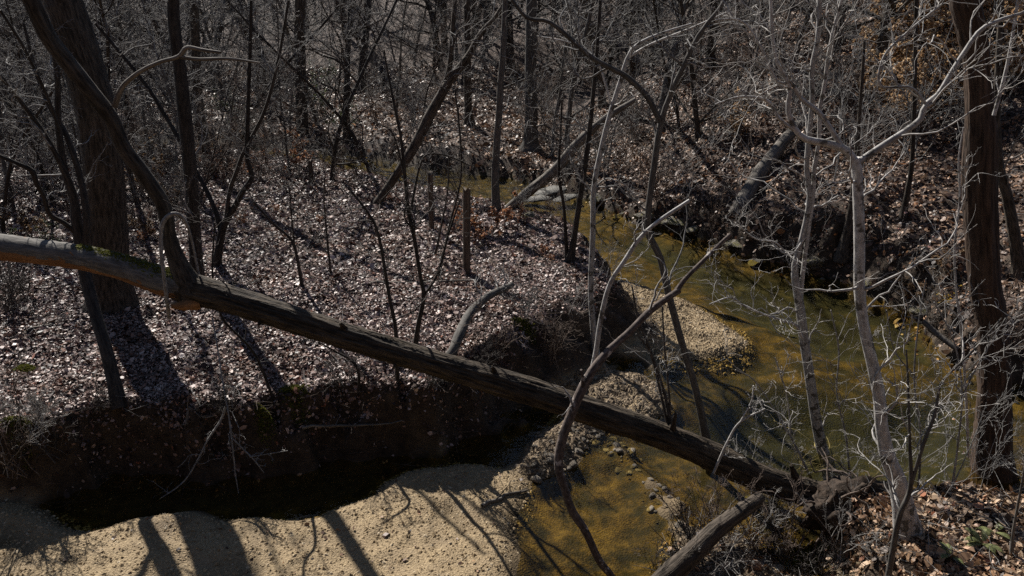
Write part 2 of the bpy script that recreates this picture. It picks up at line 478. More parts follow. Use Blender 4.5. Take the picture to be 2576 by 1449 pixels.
def norm(a):
    return a / (np.linalg.norm(a, axis=-1, keepdims=True) + 1e-9)
def tubes(P, R, k=6, rough=0.0, r=rng, ridge=0.0):
    """many tubes at once: P (M,N,3), R (M,N)"""
    P, R = np.asarray(P, float), np.asarray(R, float)
    M, N, _ = P.shape
    T = norm(np.gradient(P, axis=1))
    D = norm(P[:, -1] - P[:, 0])
    ref = np.eye(3)[np.argmin(np.abs(D), axis=1)]
    A = norm(np.cross(T, ref[:, None, :]))
    B = np.cross(T, A)
    th = np.arange(k) * 2 * math.pi / k
    c, s = np.cos(th), np.sin(th)
    RR = np.repeat(R[:, :, None], k, 2)
    if ridge:
        nz = r.standard_normal((M, N, k))
        for q in range(1, N): nz[:, q] = .86 * nz[:, q - 1] + .5 * nz[:, q]
        RR = RR * (1 + ridge * nz)
    if rough:
        RR = RR * (1 + rough * r.standard_normal(RR.shape))
    V = P[:, :, None, :] + RR[..., None] * (c[None, None, :, None] * A[:, :, None, :] + s[None, None, :, None] * B[:, :, None, :])
    seg = np.concatenate([np.zeros((M, 1)), np.cumsum(np.linalg.norm(np.diff(P, axis=1), axis=-1), axis=1)], 1)
    off = r.uniform(0, 50, (M, 1, 1))
    bk = np.stack([RR * c, RR * s, np.repeat(seg[:, :, None], k, 2) + off], -1)
    i = np.arange(M)[:, None, None] * N * k + np.arange(N - 1)[None, :, None] * k
    j = np.arange(k)[None, None, :]
    jn = (j + 1) % k
    Q = np.stack([i + j, i + jn, i + k + jn, i + k + j], -1).reshape(-1, 4)
    return V.reshape(-1, 3), Q, bk.reshape(-1, 3)
def catmull(P, n):
    P = np.asarray(P, float)
    if len(P) == 2:
        return P[0] + (P[1] - P[0]) * np.linspace(0, 1, n)[:, None]
    ext = np.vstack([2 * P[0] - P[1], P, 2 * P[-1] - P[-2]])
    d = np.linalg.norm(np.diff(P[:, :3], axis=0), axis=1)
    cum = np.concatenate([[0], np.cumsum(d)])
    out = []
    for s in np.linspace(0, cum[-1], n):
        i = min(max(int(np.searchsorted(cum, s) - 1), 0), len(P) - 2)
        t = (s - cum[i]) / max(d[i], 1e-9)
        p0, p1, p2, p3 = ext[i:i + 4]
        out.append(.5 * (2 * p1 + (p2 - p0) * t + (2 * p0 - 5 * p1 + 4 * p2 - p3) * t * t + (-p0 + 3 * p1 - 3 * p2 + p3) * t ** 3))
    return np.array(out)
def spawn(P, R, n, lo, hi, L, ang, N, up=.1, wig=.25, rr=.55, r=rng, rmin=.002, tip=.3, rmax=1e9, taperlen=.5):
    M, Np, _ = P.shape
    idx = np.repeat(np.arange(M), n)
    m = len(idx)
    u = r.uniform(lo, hi, m)
    t = u * (Np - 1)
    i = np.minimum(t.astype(int), Np - 2)
    f = (t - i)[:, None]
    base = P[idx, i] * (1 - f) + P[idx, i + 1] * f
    rad = R[idx, i] * (1 - f[:, 0]) + R[idx, i + 1] * f[:, 0]
    T = norm(P[idx, i + 1] - P[idx, i])
    rnd = r.standard_normal((m, 3))
    perp = norm(rnd - (rnd * T).sum(-1, keepdims=True) * T)
    a = np.radians(ang * r.uniform(.6, 1.35, m))[:, None]
    d = norm(T * np.cos(a) + perp * np.sin(a) + np.array([0, 0, up]))
    Lp = L if np.isscalar(L) else np.asarray(L)[idx]
    ln = Lp * r.uniform(.45, 1.25, m) * (1 - taperlen * u)
    Q = np.zeros((m, N, 3))
    Q[:, 0] = base
    for s in range(1, N):
        d = norm(d + wig * r.standard_normal((m, 3)) + np.array([0, 0, up * .35]))
        Q[:, s] = Q[:, s - 1] + d * (ln / (N - 1))[:, None]
    r0 = np.clip(rad * rr * r.uniform(.7, 1.1, m), rmin, rmax)
    RR = r0[:, None] * np.linspace(1, tip, N)[None]
    return Q, np.maximum(RR, rmin * .6)
def plen(P):
    return np.linalg.norm(np.diff(P, axis=1), axis=-1).sum(1)

# ------------------------------------------------------------------ ground and water
def axis(lo, hi, step, far_lo, far_hi, g):
    a = list(np.arange(lo, hi, step))
    s, x = step, hi
    while x < far_hi:
        a.append(x); s *= g; x += s
    a.append(far_hi)
    s, x, b = step, lo, []
    while x > far_lo:
        s *= g; x -= s; b.append(max(x, far_lo))
    return np.array(b[::-1] + a)
xs = axis(-9.0, 10.5, .06, -220, 260, 1.06)
ys = axis(6.6, 19.0, .06, -60, 330, 1.045)
X, Y = np.meshgrid(xs, ys)
Z = land(X, Y)
nx, ny = len(xs), len(ys)
land_exact = land
def land(x, y):
    """height of the finished sheet (bilinear)"""
    x, y = np.asarray(x, float), np.asarray(y, float)
    i = np.clip(np.searchsorted(xs, x) - 1, 0, nx - 2); j = np.clip(np.searchsorted(ys, y) - 1, 0, ny - 2)
    u, v = (x - xs[i]) / (xs[i + 1] - xs[i]), (y - ys[j]) / (ys[j + 1] - ys[j])
    return (Z[j, i] * (1 - u) + Z[j, i + 1] * u) * (1 - v) + (Z[j + 1, i] * (1 - u) + Z[j + 1, i + 1] * u) * v
g = Geo()
ii = (np.arange(ny - 1)[:, None] * nx + np.arange(nx - 1)[None]).ravel()
g.add(np.stack([X, Y, Z], -1), np.stack([ii, ii + 1, ii + nx + 1, ii + nx], -1))
me = g.mesh('ground', 'forest_floor', barkco=False)
spv, sbv, snv = sdf(PEN, X, Y), sdf(BACK, X, Y), sdf(NEAR, X, Y)
nzv = W_MID(X, Y)
chan = sst(.28, .10, Z + .03 * nzv)
sandm = np.maximum(chan, 0) * sst(-.9, -1.1, -np.maximum(np.maximum(spv, sbv), snv) - 1.5 + 0 * X) if False else chan * np.maximum.reduce([sst(-.35, .0, sdf(q_, X, Y)) for q_ in (SANDBAR, GRAVA, COBB, GAP, RIFF, SILT)])
wetm = sst(ZW + .035, ZW - .015, Z + .012 * nzv)
gy, gx = np.gradient(Z, ys, xs)
slope = np.hypot(gx, gy)
soilm = np.clip(sst(.55, 1.1, slope) + sst(.55, .3, Z), 0, 1)
wetm = wetm * (1 - .9 * sst(-1.9, -.9, spv) * sst(.3, -.6, X) * sst(-.25, -.5, sdf(SANDBAR, X, Y)))
siltm = sst(-.3, .3, sdf(SILT, X, Y)) * chan * (1 - wetm)
sandm = sandm * (1 - .85 * siltm)
soilm = np.maximum(soilm, siltm * .8)
mask = np.stack([sandm, wetm, soilm, np.ones_like(X)], -1)
at_ = me.attributes.new('mask', 'FLOAT_COLOR', 'POINT')
at_.data.foreach_set('color', mask.astype(np.float32).ravel())
ground_o = link('ground', me)
tag(ground_o, 'leaf covered woodland floor with sandy creek bed and steep hill', None, None, 'structure')

wx = np.concatenate([np.linspace(-60, -12, 20), np.arange(-11.5, 14, .25), np.linspace(14.5, 60, 20)])
wy = np.concatenate([np.arange(4, 24, .25), np.linspace(24.5, 60, 40)])
WX, WY = np.meshgrid(wx, wy)
g = Geo()
ii = (np.arange(len(wy) - 1)[:, None] * len(wx) + np.arange(len(wx) - 1)[None]).ravel()
g.add(np.stack([WX, WY, np.full_like(WX, ZW)], -1), np.stack([ii, ii + 1, ii + len(wx) + 1, ii + len(wx)], -1))
me = g.mesh('creek_water', 'creek_water', barkco=False)
a = me.attributes.new('riffle', 'FLOAT', 'POINT')
UPS = polyz([(1000, 420), (1200, 440), (1400, 480), (1500, 560), (1380, 540), (1150, 480)], 0)
a.data.foreach_set('value', np.maximum(sst(-.35, .25, sdf(RIFF, WX, WY)), sst(-.4, .5, sdf(UPS, WX, WY))).astype(np.float32).ravel())
tag(link('creek_water', me), 'clear amber creek water winding between the banks', None, None, 'structure')

# ------------------------------------------------------------------ placed trees, logs and branches
def trace(pts, Y0, n, lean=0.0):
    """picture polyline -> 3-D centre line and radii; each point (px, py, width px[, dY])"""
    out = []
    z0 = None
    for q in pts:
        dy = q[3] if len(q) > 3 else 0.0
        p = at(q[0], q[1], Y0 + dy)
        out.append([*p, .5 * q[2] / F * depth(p)])
    C = catmull(out, n)
    return C[:, :3], np.maximum(C[:, 3], .002)

HERO_LINES = []
def hero(name, label, cat, base, lines, mat, twig_mat=None, twigs=(3, 4, 3), tl=.9, up=.12, wig=.29, ang=50, k=14, flare=.45, group=None,
         lo=.25, seed=0, sink=.12, extend=None, partnames=None, rough=.015, hi=.98, twr=.45, ridge=0.0, n0=40):
    """base: picture point of the foot (or a Y distance). lines[0] is the trunk, the others limbs."""
    r = np.random.default_rng(100 + seed)
    if isinstance(base, (tuple, list)):
        B = hit(*base)
        Y0 = B[1]
    else:
        Y0, B = base, None
    C0, R0 = trace(lines[0], Y0, n0)
    org = C0[0].copy()
    if B is not None:
        org[2] = B[2]
    root = thing(name, label, cat, org, group)
    allP, allR = [], []
    for li, ln in enumerate(lines):
        C, R = (C0, R0) if li == 0 else trace(ln, Y0, 28)
        if li == 0:
            if B is not None:
                d = C[0] - np.array([C[0][0], C[0][1], B[2]])
                s = np.concatenate([[0], np.cumsum(np.linalg.norm(np.diff(C, axis=0), axis=1))])
                R = R * (1 + flare * np.exp(-s / .22))
                foot = C[0] - norm(C[1] - C[0]) * sink * np.linspace(1, 0, 3, endpoint=False)[:, None]
                C = np.vstack([foot, C]); R = np.concatenate([[R[0] * 1.08, R[0] * 1.05, R[0] * 1.02], R])
            if extend:
                dirv = norm(C[-1] - C[-4])
                ex = [C[-1]]
                for q in range(8):
                    dirv = norm(dirv + .10 * r.standard_normal(3) + np.array([0, 0, .12]))
                    ex.append(ex[-1] + dirv * extend / 8)
                C = np.vstack([C, ex[1:]]); R = np.concatenate([R, np.linspace(R[-1], R[-1] * .35, 8)])
        gg = Geo()
        V, Q, bk = tubes(C[None], R[None], k if li == 0 else max(6, k - 4), rough, r, ridge)
        kk = k if li == 0 else max(6, k - 4)
        cap = []
        last = len(V) - kk
        gg.add(V, Q, None, bk)
        c0 = V[last:].mean(0)
        gg.add(np.vstack([V[last:], c0[None]]), None, [(a, (a + 1) % kk, kk) for a in range(kk)], np.vstack([bk[last:], bk[last:].mean(0)[None]]))
        nm = 'trunk' if li == 0 else 'limb'
        if partnames: nm = partnames[li]
        m_ = mat if isinstance(mat, str) else mat[li]
        link(nm, gg.mesh(nm, m_, org), root)
        i = np.linspace(0, len(C) - 1, 28).round().astype(int)
        allP.append(C[i]); allR.append(R[i])
    if twigs:
        P, R = np.array(allP), np.array(allR)
        gg = Geo()
        L = np.minimum(plen(P) * .6, 1.7) * tl
        lv = spawn(P, R, twigs[0], lo, hi, L, ang, 11, up, wig, twr, r, .0056, rmax=.016, taperlen=.3)
        gg.add(*[(x) for x in (tubes(*lv, 5, 0, r))][:1], tubes(*lv, 5, 0, r)[1]) if False else None
        def put(lv, k):
            V, Q, bk = tubes(*lv, k, 0, r)
            gg.add(V, Q, None, bk)
        put(lv, 5)
        l2 = spawn(*lv, twigs[1], .15, 1, plen(lv[0]) * .62, 46, 8, up * .6, wig * .85, .62, r, .0036)
        put(l2, 4)
        if twigs[2]:
            l3 = spawn(*l2, twigs[2], .1, 1, plen(l2[0]) * .66, 44, 6, up * .5, wig * .9, .7, r, .0027)
            put(l3, 3)
        link('twigs', gg.mesh('twigs', twig_mat or mat, org), root)
    return root

# --- the fallen tree across the creek
LOGP = [(2150, 1265, 60, .25), (2050, 1245, 68, .30), (1900, 1196, 68, .40), (1700, 1110, 68, .50), (1500, 1040, 67, .55), (1300, 975, 66, .62),
        (1100, 916, 64, .72), (900, 855, 64, .9), (700, 792, 66, 1.1), (560, 748, 72, 1.25), (480, 728, 76, 1.33), (420, 716, 52, 1.4)]
LY = 8.05
r_ = np.random.default_rng(5)
C, R = trace(LOGP, LY, 160)
org = C[0].copy(); org[2] = ground(org[0], org[1])
fallen = thing('fallen_tree', 'long fallen tree trunk lying across the creek above the sandbar', 'fallen tree', org)
R = R * (1 + .035 * np.sin(np.linspace(0, 40, 160)) * r_.uniform(.5, 1, 160))
gg = Geo(); V, Q, bk = tubes(C[None], R[None], 52, .010, r_, .04); gg.add(V, Q, None, bk)
link('trunk', gg.mesh('trunk', 'bark_log', org), fallen)
C2, R2 = trace([(470, 722, 74, 1.34), (400, 705, 70, 1.42), (300, 670, 64, 1.55), (200, 648, 62, 1.68), (100, 634, 62, 1.8), (0, 622, 66, 1.93), (-120, 612, 62, 2.1)], LY, 50)
gg = Geo(); V, Q, bk = tubes(C2[None], R2[None], 24, .02, r_); gg.add(V, Q, None, bk)
o = link('limb', gg.mesh('limb', 'wood_orange', org), fallen); o['label'] = 'orange barkless end of the fallen trunk'
# the grey weathered skin that still covers the upper side of that limb
def strip(C, R, a0, a1, lift, r, k=10, jag=.25):
    T = norm(np.gradient(C, axis=0))
    side = norm(np.cross(T, np.array([0, 0, 1.0])))
    up_ = np.cross(side, T)
    V, bk = [], []
    n = len(C)
    j0 = np.cumsum(r.standard_normal(n)) * jag * .3; j1 = np.cumsum(r.standard_normal(n)) * jag * .3
    j0 -= np.linspace(j0[0], j0[-1], n); j1 -= np.linspace(j1[0], j1[-1], n)
    for q in range(k):
        f = q / (k - 1)
        th = np.radians(a0) + j0 + ((np.radians(a1) + j1) - (np.radians(a0) + j0)) * f
        rr = R + lift * (0.25 + .75 * math.sin(math.pi * f) ** .4) * (1 + .4 * r.standard_normal(n))
        V.append(C + rr[:, None] * (np.sin(th)[:, None] * side + np.cos(th)[:, None] * up_))
        bk.append(np.stack([rr * np.sin(th), rr * np.cos(th), np.arange(n) * .05], -1))
    V = np.stack(V, 1); bk = np.stack(bk, 1)
    i = (np.arange(n - 1)[:, None] * k + np.arange(k - 1)[None]).ravel()
    return V.reshape(-1, 3), np.stack([i, i + 1, i + k + 1, i + k], -1), bk.reshape(-1, 3)
gg = Geo(); V, Q, bk = strip(C2, R2, -95, 62, .010, r_); gg.add(V, Q, None, bk)
link('bark_sheet', gg.mesh('bark_sheet', 'bark_grey', org), fallen)
gg = Geo(); V, Q, bk = strip(C2[:26], R2[:26], 40, 112, .020, r_, 8); gg.add(V, Q, None, bk)
link('bark_sheet', gg.mesh('bark_sheet', 'bark_log', org), fallen)
# upright limb that grew from the log and leans to the upper left
C3, R3 = trace([(530, 748, 40, 1.22), (490, 735, 78, 1.30), (462, 690, 56, 1.32), (440, 640, 42, 1.34), (424, 590, 36, 1.36), (418, 545, 35, 1.37), (405, 505, 37, 1.38), (352, 425, 38, 1.36), (310, 370, 38, 1.34),
                (280, 300, 38, 1.3), (235, 240, 40, 1.26), (165, 150, 40, 1.2), (120, 90, 41, 1.16), (85, 15, 42, 1.1), (40, -90, 40, 1.05), (0, -240, 34, 1.0), (-30, -420, 24, .95)], LY, 90)
gg = Geo(); V, Q, bk = tubes(C3[None], R3[None], 24, .006, r_, .025); gg.add(V, Q, None, bk)
link('limb', gg.mesh('limb', 'bark_furrowed', org), fallen)
for pts in ([(288, 268, 16, 1.28), (296, 245, 15, 1.26), (312, 214, 12, 1.22), (350, 182, 11, 1.15), (400, 157, 10, 1.08), (450, 142, 11, 1.0), (470, 120, 11, .97), (510, 126, 9, .92), (556, 132, 7, .88)],
            [(452, 143, 11, 1.0), (500, 149, 9, .95), (575, 148, 8, .88), (655, 158, 4, .8)]):
    C4, R4 = trace(pts, LY, 40)
    gg = Geo(); V, Q, bk = tubes(C4[None], R4[None], 9, .02, r_); gg.add(V, Q, None, bk)
    link('dead_branch', gg.mesh('dead_branch', 'wood_weathered', org), fallen)
C5, R5 = trace([(425, 800, 10, 1.2), (418, 740, 10, 1.12), (412, 690, 10, 1.1), (406, 640, 9, 1.12), (405, 590, 10, 1.15), (410, 560, 11, 1.16), (424, 543, 11, 1.18), (442, 537, 10, 1.2), (460, 548, 9, 1.25), (474, 575, 7, 1.3), (486, 620, 6, 1.35), (500, 690, 6, 1.36)], LY, 60)
T_ = norm(np.gradient(C5, axis=0)); A_ = norm(np.cross(T_, np.array([0, 1., 0]))); B_ = np.cross(T_, A_)
th = np.arange(9) * 2 * math.pi / 9
V = C5[:, None] + R5[:, None, None] * (np.cos(th)[None, :, None] * A_[:, None] + np.sin(th)[None, :, None] * B_[:, None])
i = np.arange(59)[:, None] * 9; j = np.arange(9)[None]
Q = np.stack([i + j, i + (j + 1) % 9, i + 9 + (j + 1) % 9, i + 9 + j], -1).reshape(-1, 4)
gg = Geo(); gg.add(V, Q, None, np.stack([V[..., 0], V[..., 1], V[..., 2]], -1))
link('hooked_branch', gg.mesh('hooked_branch', 'twig_pale', org), fallen)
# broken stub under the fork
C6, R6 = trace([(500, 760, 40, 1.2), (462, 768, 26, 1.12), (430, 770, 12, 1.06)], LY, 10)
gg = Geo(); V, Q, bk = tubes(C6[None], R6[None], 10, .05, r_); gg.add(V, Q, None, bk)
link('stub', gg.mesh('stub', 'wood_orange', org), fallen)

for sx_, sy_, ex_, ey_, w_, ty in ((1690, 1085, 1700, 1040, 14, .5), (1245, 940, 1238, 922, 12, .62), (870, 830, 855, 812, 13, .9), (1540, 1075, 1525, 1092, 12, .5), (1000, 905, 990, 925, 10, .74), (2000, 1200, 1990, 1170, 15, .33), (660, 800, 650, 818, 12, 1.05)):
    C7, R7 = trace([(sx_, sy_, w_ * 1.5, ty), ((sx_ + ex_) / 2, (sy_ + ey_) / 2, w_, ty - .05), (ex_, ey_, w_ * .6, ty - .1)], LY, 7)
    gg = Geo(); V, Q, bk = tubes(C7[None], R7[None], 8, .07, r_); gg.add(V, Q, None, bk)
    gg.add(np.vstack([V[-8:], V[-8:].mean(0)[None]]), None, [(a, (a + 1) % 8, 8) for a in range(8)], np.vstack([bk[-8:], bk[-8:].mean(0)[None]]))
    link('stub', gg.mesh('stub', 'bark_log', org), fallen)
n_ = 1500
ti = r_.uniform(0, 22, n_); i0 = ti.astype(int); fr_ = (ti - i0)[:, None]
cm = C2[i0] * (1 - fr_) + C2[i0 + 1] * fr_
ta = np.radians(r_.normal(-12, 20, n_)) * (1 - .5 * ti / 22)
tm_ = norm(C2[i0 + 1] - C2[i0]); sm_ = norm(np.cross(tm_, np.array([0, 0, 1.]))); um_ = np.cross(sm_, tm_)
nm_ = np.sin(ta)[:, None] * sm_ + np.cos(ta)[:, None] * um_
MOSS_ON_LOG = (cm + nm_ * (R2[i0] + .012)[:, None], nm_)

# root plate of the fallen tree
def blob(center, rad, seed, sub=3, amp=.25, squash=(1, 1, 1), freq=3.0, flat=None, facets=0):
    r = np.random.default_rng(seed)
    bm = bmesh.new()
    bmesh.ops.create_icosphere(bm, subdivisions=sub, radius=1)
    v = np.array([x.co for x in bm.verts]); f = np.array([[q.index for q in p.verts] for p in bm.faces])
    bm.free()
    n = np.zeros(len(v))
    for _ in range(10):
        kdir = r.standard_normal(3) * freq
        n += np.sin(v @ kdir + r.uniform(0, 6.28)) / 3.0
    v = v * (1 + amp * n)[:, None]
    for _ in range(facets):
        kd = norm(r.standard_normal(3)); lim = r.uniform(.55, .9)
        e = v @ kd - lim
        v = v - np.where(e > 0, e * .92, 0)[:, None] * kd
    v = v * np.array(squash)
    if flat is not None:
        v[:, 2] = np.maximum(v[:, 2], flat)
    return v * rad + np.array(center), f
rp = at(2170, 1290, 7.95)
V, Fc = blob(rp, .46, 3, 4, .16, (1.5, .7, .9), 5)
gg = Geo(); gg.add(V, None, Fc, V)
rr = np.random.default_rng(9)
P0 = rp + rr.standard_normal((46, 3)) * np.array([.45, .2, .22])
Pr = np.zeros((46, 7, 3)); Pr[:, 0] = P0
dr = norm(P0 - rp + rr.standard_normal((46, 3)) * .3)
for s in range(1, 7):
    dr = norm(dr + .35 * rr.standard_normal((46, 3)) + np.array([0, 0, -.06])); Pr[:, s] = Pr[:, s - 1] + dr * .11
V, Q, bk = tubes(Pr, np.linspace(.02, .004, 7)[None] * rr.uniform(.5, 1.2, (46, 1)), 5, 0, rr)
link('root_plate', gg.mesh('root_plate', 'root_soil', org), fallen)
gg = Geo(); gg.add(V, Q, None, bk)
link('roots', gg.mesh('roots', 'twig_brown', org), fallen)

# --- standing trees one can tell apart
hero('large_tree', 'thick straight grey trunk, the largest tree at left behind the fallen log', 'tree', (280, 768),
     [[(282, 766, 106), (274, 690, 98), (272, 600, 95), (262, 450, 94), (246, 300, 95), (206, 150, 96), (158, 0, 90)]], 'bark_furrowed', 'twig_grey',
     None, k=40, extend=9, seed=1, flare=.25, rough=.004, ridge=.022, n0=110)
hero('multi_stem_tree', 'dark tree forking into crooked stems at the bank edge on the left', 'tree', (297, 1010),
     [[(297, 1008, 34), (270, 890, 31, .35), (240, 790, 30, .75), (214, 690, 30, 1.15), (205, 625, 30, 1.3), (192, 560, 26, 1.4), (186, 500, 22, 1.5), (160, 420, 18, 1.55), (146, 300, 15, 1.6), (145, 200, 14, 1.6), (130, 110, 12, 1.6), (100, 40, 11, 1.6), (90, -60, 9, 1.6)],
      [(188, 500, 18, 1.5), (160, 430, 15, 1.5), (125, 360, 13, 1.4), (75, 285, 12, 1.3), (20, 215, 11, 1.2), (-40, 140, 9, 1.1)],
      [(214, 640, 20, 1.3), (218, 560, 18, 1.35), (205, 460, 16, 1.5), (182, 380, 15, 1.6), (160, 325, 14, 1.7), (125, 270, 11, 1.8), (90, 180, 9, 1.9), (60, 60, 7, 2.0)],
      [(200, 592, 14, 1.35), (160, 560, 12, 1.3), (125, 538, 11, 1.25), (108, 490, 11, 1.2), (92, 462, 12, 1.15), (80, 430, 14, 1.1), (45, 412, 11, 1.05), (-30, 380, 9, 1.0)],
      [(150, 330, 10, 1.5), (120, 245, 8, 1.4), (60, 120, 8, 1.2), (0, 25, 7, 1.0)]],
     'bark_dark', 'twig_grey', (5, 4, 4), k=12, seed=2, flare=.2, lo=.35)
hero('dark_tree', 'slim dark straight trunk rising just right of the log fork', 'tree', (498, 716),
     [[(498, 716, 33), (490, 600, 31), (482, 480, 32), (472, 360, 34), (464, 280, 34), (452, 170, 31), (438, 60, 30), (436, 0, 29)]], 'bark_dark', 'twig_grey',
     (7, 5, 4), k=16, extend=6, seed=3, lo=.2, flare=.2)
hero('straight_tree', 'dark straight trunk right behind the slim dark trunk, partly hidden by it', 'tree', (532, 438),
     [[(532, 436, 27), (518, 385, 25), (507, 320, 25), (498, 240, 24), (492, 120, 23), (488, 0, 22)]], 'bark_furrowed', 'twig_grey', (7, 5, 4), tl=1.3, k=14, extend=7, seed=70, lo=.2)
hero('forked_tree', 'dark low forking tree with three crooked stems behind the log', 'tree', (546, 668),
     [[(545, 668, 21), (552, 620, 19), (562, 570, 19), (590, 520, 15), (615, 475, 14), (634, 445, 13), (622, 390, 12), (625, 250, 10), (630, 100, 9), (632, 0, 8)],
      [(556, 590, 14), (545, 540, 13, .1), (525, 490, 12, .3), (490, 425, 12, .5), (450, 350, 12, .7), (415, 290, 11, .9), (375, 225, 10, 1.0), (325, 160, 9, 1.1), (240, 60, 7, 1.2)],
      [(570, 545, 13), (578, 480, 11), (596, 430, 11), (612, 385, 10), (665, 280, 9), (700, 150, 8), (726, 0, 7)]],
     'bark_dark', 'twig_grey', (7, 5, 4), k=10, seed=4, lo=.3, flare=.2)
hero('upright_tree', 'straight dark trunk in the middle distance between fork and leaning tree', 'tree', (762, 372),
     [[(762, 372, 34), (760, 300, 30), (756, 200, 29), (754, 100, 28), (755, 0, 27)]], 'bark_furrowed', 'twig_grey', (8, 5, 5), tl=1.6, k=14, extend=5, seed=5, lo=.1)
hero('leaning_tree', 'dark trunk leaning right beside the upstream creek, forked above', 'tree', (948, 512),
     [[(948, 512, 20), (994, 445, 21), (1044, 365, 26), (1079, 295, 26), (1109, 240, 24), (1134, 200, 22), (1179, 140, 18), (1209, 85, 14), (1249, 40, 12), (1290, -30, 10)],
      [(1120, 222, 16), (1132, 160, 14), (1138, 90, 12), (1144, 0, 10), (1150, -90, 8)]], 'bark_furrowed', 'twig_grey', (9, 5, 4), tl=1.4, k=12, seed=6, lo=.2, flare=.2)
hero('slender_tree', 'slender straight grey trunk behind the rust coloured bush', 'tree', (1249, 532),
     [[(1249, 532, 20), (1246, 450, 20), (1249, 375, 18), (1256, 275, 17), (1259, 210, 16), (1266, 125, 15), (1271, 0, 14)],
      [(1257, 218, 7), (1235, 190, 6), (1212, 150, 5), (1180, 132, 4)], [(1259, 225, 7), (1290, 212, 6), (1322, 198, 4)]], 'bark_grey', 'twig_grey', (7, 5, 4), k=12, extend=4, seed=7, lo=.25)
hero('broad_tree', 'broad grey trunk with flared foot on the flat beyond the creek', 'tree', (1334, 378),
     [[(1334, 378, 40), (1336, 330, 33), (1337, 280, 32), (1335, 200, 30), (1336, 100, 29), (1337, 0, 28)]], 'bark_grey', 'twig_grey', (8, 5, 4), tl=1.6, k=16, extend=5, seed=8, lo=.2, flare=.7)
hero('dim_tree', 'shorter dark trunk left of the broad trunk beyond the creek', 'tree', (1180, 316),
     [[(1180, 314, 24), (1178, 270, 20), (1176, 210, 19), (1176, 100, 17), (1174, 0, 15)]], 'bark_furrowed', 'twig_grey', (8, 5, 4), tl=1.5, k=12, extend=4, seed=9, lo=.2)
hero('dark_sapling', 'thin dark sapling rising from behind the log, forked near the ground', 'sapling', (1042, 890),
     [[(1042, 888, 13), (1052, 820, 12), (1066, 745, 11), (1058, 700, 10), (1044, 610, 10), (1029, 540, 10), (1019, 450, 9), (1009, 350, 8), (994, 275, 7), (974, 175, 5), (966, 125, 4)],
      [(1034, 530, 7), (1044, 470, 6), (1056, 420, 5), (1072, 390, 4), (1120, 390, 4), (1190, 420, 3)], [(1066, 745, 7), (1100, 690, 6), (1128, 590, 5), (1158, 500, 4)],
      [(1019, 450, 6), (990, 340, 4), (950, 310, 3)]],
     'bark_dark', 'twig_dark', (6, 4, 3), k=8, seed=10, flare=.2)
hero('pale_sapling', 'tall slim pale stem curving up right of the fence post', 'sapling', (1500, 905),
     [[(1500, 902, 17), (1492, 820, 15), (1486, 725, 14), (1491, 600, 14), (1494, 475, 13), (1509, 390, 13), (1534, 290, 13), (1559, 210, 12), (1579, 145, 11), (1602, 112, 8), (1660, 85, 7), (1740, 60, 5)],
      [(1579, 145, 7), (1640, 110, 6), (1740, 70, 5), (1830, 30, 4)], [(1540, 270, 5), (1500, 150, 4), (1440, 110, 4), (1350, 90, 3)]],
     'bark_pale', 'twig_pale', (7, 4, 4), k=10, seed=11, lo=.4)
hero('arching_tree', 'grey tree with long limb arching to the upper left above the creek', 'tree', (1792, 1190),
     [[(1792, 1188, 26), (1768, 1060, 20), (1745, 960, 18), (1720, 880, 18), (1682, 740, 18), (1660, 645, 17), (1632, 590, 17), (1632, 520, 16), (1645, 420, 16), (1662, 310, 15), (1690, 230, 14), (1720, 165, 13), (1762, 82, 12), (1815, 15, 10), (1850, -50, 8)],
      [(1660, 305, 15), (1629, 245, 14), (1579, 195, 14), (1544, 175, 13), (1489, 145, 13), (1449, 110, 12), (1409, 75, 11), (1374, 52, 10), (1329, 47, 9), (1299, 15, 8), (1260, -40, 6)],
      [(1755, 92, 7), (1830, 60, 6), (1930, 20, 5)]],
     'bark_grey', 'twig_grey', (9, 4, 4), k=12, seed=12, lo=.35, flare=.5)
hero('y_shaped_tree', 'pale tree forking into a wide Y in front of the right hillside', 'tree', (2283, 1332),
     [[(2283, 1330, 54), (2262, 1225, 46), (2234, 1150, 38), (2218, 1075, 31), (2212, 1000, 30), (2197, 924, 29), (2174, 824, 27), (2162, 724, 27), (2162, 600, 27), (2159, 500, 26), (2155, 420, 27), (2150, 398, 24)],
      [(2153, 415, 20), (2164, 405, 18), (2222, 365, 16), (2292, 320, 16), (2319, 295, 15), (2327, 265, 14), (2362, 235, 13), (2392, 185, 13), (2427, 130, 12), (2467, 75, 11), (2517, 50, 10), (2576, 32, 8), (2680, 0, 6)],
      [(2155, 415, 22), (2127, 377, 21), (2077, 360, 19), (2027, 350, 17), (2000, 325, 14), (1982, 275, 12), (1987, 225, 11), (1972, 185, 11), (1952, 150, 10), (1942, 75, 9), (1939, 0, 8), (1930, -90, 6)],
      [(2116, 366, 13), (2062, 285, 12), (2017, 250, 11), (1988, 205, 9), (1960, 210, 7), (1935, 165, 7), (1910, 110, 7), (1865, 52, 6), (1800, 50, 4)],
      [(1999, 328, 9), (1962, 300, 9), (1937, 260, 9), (1907, 246, 8), (1857, 244, 5), (1800, 262, 4)],
      [(2330, 262, 8), (2290, 220, 7), (2215, 215, 6), (2225, 140, 6), (2290, 75, 6), (2370, 10, 5)]],
     'bark_pale', 'twig_pale', (9, 4, 2), tl=.95, k=16, seed=13, lo=.12, flare=.3)
